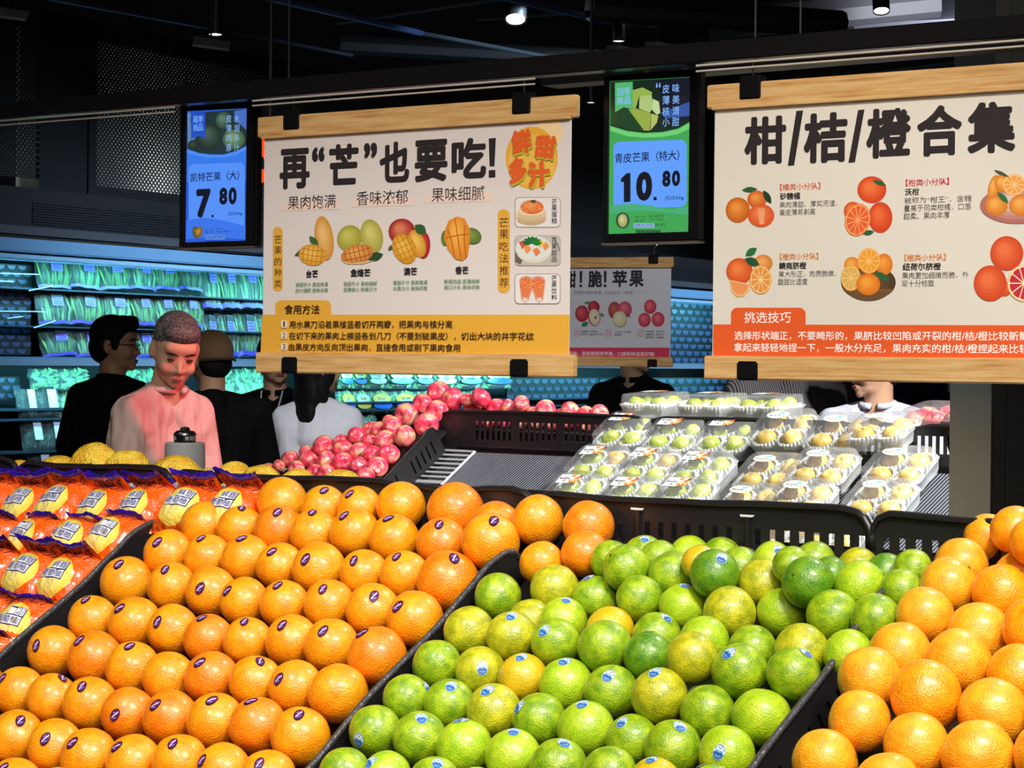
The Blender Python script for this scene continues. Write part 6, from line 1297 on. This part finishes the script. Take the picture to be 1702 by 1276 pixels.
def person(label, x, Y, H, face, head, top, long_sleeve=False, hair='short', arms=((.10, -.05, -.28), (.10, -.05, -.28)), torso_w=1.0, collar=None, hairmat=None, pants=None, lean=0.0, facing_pitch=0.0, skin=None, dz=0, sleeve=.5, group=None, bulk=1.0):
    """face: yaw of the body in degrees (0 looks at the camera); head: (yaw, pitch, roll) of the head against the camera"""
    p = at(x, 600, Y); k = H / 1.72; skin = skin or SKIN
    root = thing('person', label, 'person', Matrix.Translation((p.x, Y, dz)) @ Matrix.Rotation(math.radians(face), 4, 'Z'), group)
    S_ = lambda x, y, z: Vector((x * k, (y - lean * max(0, z - .9)) * k, z * k))
    w = torso_w; sh = .168 * w
    hipz, shz, nkz = .92, 1.40, 1.47
    arm = []
    for q, sx in enumerate((-1, 1)):
        a = arms[q]; s = S_(sx * sh, 0, shz - .01); e = s + Vector((sx * a[0], a[1], a[2])) * k; f = arms[q][3:] if len(arms[q]) > 3 else (sx * -.02, -.14, -.20)
        h = e + Vector(f) * k; arm.append((s, e, h))
    # ---- body, one skin surface with legs, arms, hands, neck and head
    g = G()
    g.cap(S_(0, 0, hipz + .02), .125 * k, S_(0, 0, 1.10), .11 * k); g.cap(S_(-.06, 0, 1.1), .10 * k, S_(-.09, 0, 1.33), .085 * k); g.cap(S_(.06, 0, 1.1), .10 * k, S_(.09, 0, 1.33), .085 * k); g.cap(S_(-sh, 0, shz - .02), .05 * k, S_(sh, 0, shz - .02), .05 * k)
    for sx in (-1, 1):
        g.cap(S_(sx * .085, 0, hipz), .088 * k, S_(sx * .095, -.005, .50), .055 * k); g.cap(S_(sx * .095, -.005, .50), .054 * k, S_(sx * .10, .015, .10), .036 * k); g.cap(S_(sx * .10, .02, .045), .036 * k, S_(sx * .11, -.13, .035), .030 * k)
    for q, (s, e, h) in enumerate(arm):
        sx = (-1, 1)[q]; g.cap(s, .047 * k, e, .036 * k); g.cap(e, .036 * k, h, .024 * k); d = (h - e).normalized(); b = d.orthogonal().normalized()
        pm = h + d * .075 * k; g.cap(h + d * .015 * k, .026 * k, pm, .028 * k)
        c = d.cross(b)
        for j in range(4):
            o_ = b * (-.027 + .018 * j) * k; l = (.062, .074, .070, .054)[j] * k; m1 = pm + o_ + d * l * .55 + c * .006; g.cap(pm + o_ * .9, .0095 * k, m1, .0088 * k, 8); g.cap(m1, .0088 * k, m1 + (d * .8 + c * .5).normalized() * l * .5, .0075 * k, 8)
        g.cap(h + d * .02 * k - b * .022 * k, .011 * k, h + d * .055 * k - b * .055 * k, .009 * k, 8)
    nk = S_(0, .005, nkz)
    HR = Matrix.Rotation(math.radians(head[0] - face), 3, 'Z') @ Matrix.Rotation(math.radians(head[1]), 3, 'X') @ Matrix.Rotation(math.radians(head[2]), 3, 'Y')
    piv = S_(0, -.005, nkz + .045); T = lambda x, y, z: piv + HR @ (Vector((x, y, z)) * k)
    g.cap(S_(0, .01, nkz - .06), .058 * k, T(0, .012, .035), .055 * k)
    E3 = lambda c, r, R=None: g.ell(T(*c), tuple(q * k for q in r), HR if R is None else HR @ R, 20, 14)
    E3((0, .012, .125), (.076, .094, .085)); E3((0, -.018, .078), (.068, .070, .085)); E3((0, -.030, .026), (.053, .054, .036)); E3((0, -.072, .006), (.022, .018, .018))
    E3((0, -.066, .132), (.056, .022, .026)); E3((-.036, -.064, .062), (.026, .022, .026)); E3((.036, -.064, .062), (.026, .022, .026))
    g.cap(T(0, -.084, .104), .0065 * k, T(0, -.101, .066), .0105 * k, 10); E3((-.012, -.090, .058), (.0085, .010, .007)); E3((.012, -.090, .058), (.0085, .010, .007)); E3((0, -.084, .030), (.022, .012, .011))
    for sx in (-1, 1): E3((sx * .078, .014, .086), (.008, .017, .029), Matrix.Rotation(math.radians(-18 * sx), 3, 'Z')); E3((sx * .077, .008, .064), (.006, .010, .012))
    blob(g, 'body', skin, root, .0075, 4)
    # ---- face details
    for sx in (-1, 1):
        ga = G().ell(T(sx * .031, -.079, .098), (.0140 * k, .009 * k, .0030 * k), HR, 12, 8); link('eye', ga.mesh('eye', True), mat('eye_dark', srgb(34, 24, 22), .3), root)
        ga = G().tube([T(sx * .012, -.0885, .118), T(sx * .032, -.0875, .124), T(sx * .052, -.074, .118)], [.0020 * k, .0030 * k, .0014 * k], 6); link('eyebrow', ga.mesh('eyebrow'), HAIR, root)
    ga = G().ell(T(0, -.0925, .034), (.020 * k, .006 * k, .0034 * k), HR, 12, 8).ell(T(0, -.0915, .026), (.016 * k, .006 * k, .0042 * k), HR, 12, 8); link('lips', ga.mesh('lips', True), mat('lips_red', srgb(150, 80, 76), .5), root)
    # ---- hair
    hm = hairmat or HAIR; g = G(); F3 = lambda c, r, R=None: g.ell(T(*c), tuple(q * k for q in r), HR if R is None else HR @ R, 20, 14)
    if hair in ('short', 'buzz'):
        t = .003 if hair == 'short' else -.001
        F3((0, .020, .140), (.080 + t, .096 + t, .082 + t)); F3((0, .050, .085), (.074 + t, .064 + t, .070 + t))
        F3((0, -.035, .178), (.064 + t, .050 + t, .038 + t))
        if hair == 'short':
            for q in range(9): a = math.radians(-70 + q * 17.5); F3((.062 * math.sin(a), -.052 * math.cos(a) - .010, .192 + .01 * math.sin(q * 2)), (.020, .034, .022))
            for sx in (-1, 1): F3((sx * .072, -.018, .105), (.012, .018, .034))
    elif hair == 'long':
        F3((0, .018, .140), (.086, .102, .088)); F3((0, .050, .07), (.086, .062, .10)); F3((0, .055, -.02), (.100, .052, .11)); F3((0, .065, -.10), (.094, .040, .11)); F3((.01, .080, -.22), (.030, .022, .10)); F3((.0, .095, -.32), (.014, .012, .12))
        for sx in (-1, 1): F3((sx * .070, -.012, .09), (.022, .040, .075)); F3((sx * .066, .015, .0), (.026, .040, .09))
    elif hair == 'cap': F3((0, .045, .08), (.074, .058, .070))
    blob(g, 'hair', hm, root, .006, 2)
    if hair == 'cap':
        cm = mat('cap_tan', srgb(150, 118, 84), .85, sheen=.2); g = G(); g.ell(T(0, .014, .135), (.090 * k, .108 * k, .088 * k), HR, 24, 16)
        cp = blob(g, 'cap', cm, root, .006, 2); b = G(); vs = []
        for j in range(2):
            for q in range(11): a = math.radians(-80 + 16 * q); r = (.085, .165)[j]; vs.append(T(.086 * math.sin(a) * (1 if j == 0 else .9), -r * math.cos(a) - .01 + (.03 if j else 0) * abs(math.sin(a)), .125 - (.02 * j)))
        n_ = len(vs); vs += [v_ + Vector((0, 0, -.004)) for v_ in vs]; f = [(q, q + 1, q + 12, q + 11) for q in range(10)]; f += [tuple(i_ + n_ for i_ in z_[::-1]) for z_ in f] + [(11 + q, 12 + q, 12 + q + n_, 11 + q + n_) for q in range(10)]
        link('bill', mesh('bill', vs, f), cm, cp); link('strap', G().tube([T(.092 * math.sin(a_), .014 + .110 * math.cos(a_), .088) for a_ in [math.radians(-60 + 12 * q) for q in range(11)]], .006 * k, 6).mesh(), mat('strap_dark', srgb(70, 56, 40), .8), cp)
    # ---- clothes
    g = G(); B = bulk
    g.cap(S_(0, .0, hipz - .01), .145 * k * B, S_(0, .0, 1.10), .132 * k * B)
    for sx in (-1, 1): g.cap(S_(sx * .065, 0, 1.05), .118 * k * B, S_(sx * .095, 0, 1.31), .103 * k * B); g.cap(S_(sx * .05, .008, nkz - .035), .052 * k, S_(sx * sh * 1.0, 0, shz - .018), .064 * k * B); g.cap(S_(sx * .04, 0, 1.38), .075 * k, S_(sx * sh * .8, 0, 1.34), .085 * k)
    g.cap(S_(0, .030, nkz - .035), .066 * k, S_(0, .02, 1.30), .11 * k)
    for q, (s, e, h) in enumerate(arm):
        sx = (-1, 1)[q]; en = e if long_sleeve else s + (e - s) * (sleeve + .22); g.cap(s, .060 * k * B, en, (.050 if long_sleeve else .060) * k * B)
        if long_sleeve: g.cap(e, .054 * k * B, e + (h - e) * .93, .038 * k * B)
    for q in range(14):
        if not long_sleeve: break
        a, c_ = random.choice(arm)[:2]; t = random.random(); m_ = a + (c_ - a) * t; d = (c_ - a).orthogonal().normalized() * .052 * k; g.cap(m_ + d, .008, m_ - d + (c_ - a) * .1, .010, 8)
    blob(g, 'shirt', top, root, .009, 4)
    if collar:
        rr = .064 * k; pts = [S_(rr / k * math.sin(a_), .004 - rr / k * math.cos(a_) * 1.0, nkz - .008 + .018 * (1 - math.cos(a_)) / 2) for a_ in [math.radians(12 + q * 336 / 16) for q in range(17)]]
        link('collar', G().tube(pts, .012 * k, 8, r2=1).mesh('collar', True), collar, root)
    pm = pants or mat('trousers_dark', srgb(26, 28, 34), .85); g = G(); g.cap(S_(0, 0, hipz + .01), .138 * k, S_(0, 0, hipz + .06), .13 * k)
    for sx in (-1, 1): g.cap(S_(sx * .085, 0, hipz), .100 * k, S_(sx * .097, 0, .50), .070 * k); g.cap(S_(sx * .097, 0, .50), .070 * k, S_(sx * .10, .012, .09), .056 * k)
    blob(g, 'trousers', pm, root, .012, 3)
    for sx in (-1, 1): g = G().cap(S_(sx * .10, .03, .045), .043 * k, S_(sx * .113, -.14, .036), .036 * k); blob(g, 'shoe', mat('shoe_dark', srgb(30, 30, 32), .5), root, .012, 2)
    return root, T, S_, k, HR
POLO = cloth('polo_navy', srgb(9, 11, 17), 7, .6); POLB = cloth('polo_black', srgb(5, 5, 6), 7, .6)
# man with glasses, left
r_, T, S_, k, HR = person('man with glasses in a dark polo seen from behind, looking right', 190, 9.9, 1.765, 150, (82, 2, 0), POLO, arms=((.06, .0, -.29), (.07, .02, -.29)), collar=POLO, torso_w=1.05, bulk=1.06)
g = G()
for sx in (-1, 1): g.tube([T(sx * .033 + .021 * math.cos(a), -.100, .096 + .015 * math.sin(a)) for a in [2 * math.pi * q / 12 for q in range(13)]], .0014 * k, 6); g.tube([T(sx * .054, -.100, .100), T(sx * .080, -.04, .100), T(sx * .083, .02, .094)], .0016 * k, 6)
g.tube([T(-.012, -.102, .099), T(.012, -.102, .099)], .0014 * k, 6); link('glasses', g.mesh('glasses'), mat('frame_dark', srgb(30, 20, 18), .3, .5), r_)
# man in pale sweater
PINK = cloth('sweater_pale', srgb(206, 178, 168), 11, 1.3)
r_, T, S_, k, HR = person('man with cropped grey hair and pale sweater looking down, lit red', 236, 7.9, 1.75, 48, (20, 28, 4), PINK, True, 'buzz', arms=((.10, -.10, -.26, .10, -.20, -.08), (.02, -.06, -.28, -.04, -.22, -.05)), hairmat=buzz(), lean=.24, collar=PINK, bulk=1.0, torso_w=.86)
# man in tan cap
person('man in a tan cap and black shirt with his back turned, behind the pale sweater', 352, 9.5, 1.70, 196, (215, 6, 0), POLB, True, 'cap', arms=((.07, .0, -.29), (.07, -.02, -.29)), bulk=1.12, torso_w=1.12)
# staff member with lanyard
r_, T, S_, k, HR = person('shop worker in black polo wearing a lanyard and blue badge', 458, 10.5, 1.70, -8, (20, 0, 0), POLB, arms=((.06, -.02, -.29), (.06, -.02, -.29)), collar=POLB, bulk=1.05)
bx = S_(-.0, -.14, 1.10); lan = mat('lanyard_pale', srgb(190, 200, 210), .5)
link('lanyard', G().tube([S_(-.05, -.06, 1.47), S_(-.045, -.115, 1.36), S_(-.01, -.145, 1.16)], .004, 6).tube([S_(.05, -.06, 1.47), S_(.035, -.12, 1.36), S_(-.005, -.145, 1.16)], .004, 6).ell(S_(-.008, -.150, 1.16), (.014, .006, .014)).mesh('lanyard'), lan, r_)
b = link('badge', bevel(G().box(-.034, .034, -.006, .0, -.095, .0).mesh('badge'), .004), mat('badge_blue', srgb(96, 150, 190), .4), r_, Matrix.Translation(S_(-.008, -.150, 1.11))); link('photo_card', G().box(-.024, .024, -.0075, -.006, -.07, -.02).mesh(), mat('badge_card', srgb(180, 200, 214), .5), b)
# woman, long dark hair
TEE = cloth('tee_white', srgb(226, 228, 238), 8, .6)
person('woman with long dark hair in a white T-shirt seen from behind', 528, 10.1, 1.66, 172, (122, 2, 0), TEE, False, 'long', arms=((.07, -.02, -.27), (.07, -.02, -.27)), torso_w=.92, bulk=.96, sleeve=.34)
# man under the apple sign
person('man in a black polo standing behind the pear packs, below the apple poster', 1052, 11.4, 1.78, -30, (60, 4, 0), POLB, collar=POLB, arms=((.07, -.02, -.28), (.07, -.02, -.28)))
# striped shirt
STR = cloth('shirt_striped', srgb(46, 44, 48), 7, .5, stripes=(34, srgb(112, 108, 112)))
person('person in a dark pinstriped shirt seen from behind, under the citrus poster', 1318, 8.9, 1.84, 205, (150, 10, 0), STR, True, arms=((.08, -.02, -.28), (.08, -.02, -.28)), torso_w=1.1, bulk=1.12, lean=.1)
# white jacket
JK = cloth('jacket_white', srgb(206, 208, 226), 9, 1.1)
person('man in a white collared jacket looking left behind the yellow pears', 1462, 8.6, 1.70, -22, (-72, 8, 0), JK, True, arms=((.08, -.02, -.28), (.10, -.0, -.28)), collar=JK, torso_w=1.04, bulk=1.1, lean=.05)
# navy back
NAV = cloth('shirt_navy', srgb(18, 26, 62), 7, .5)
person('person in navy blue bending with the back turned at the far right', 1567, 10.6, 1.84, 185, (180, 10, 0), NAV, True, arms=((.06, -.02, -.28), (.06, -.02, -.28)), torso_w=1.05, bulk=1.15, lean=.35)
bpy.data.objects.remove(_fo)
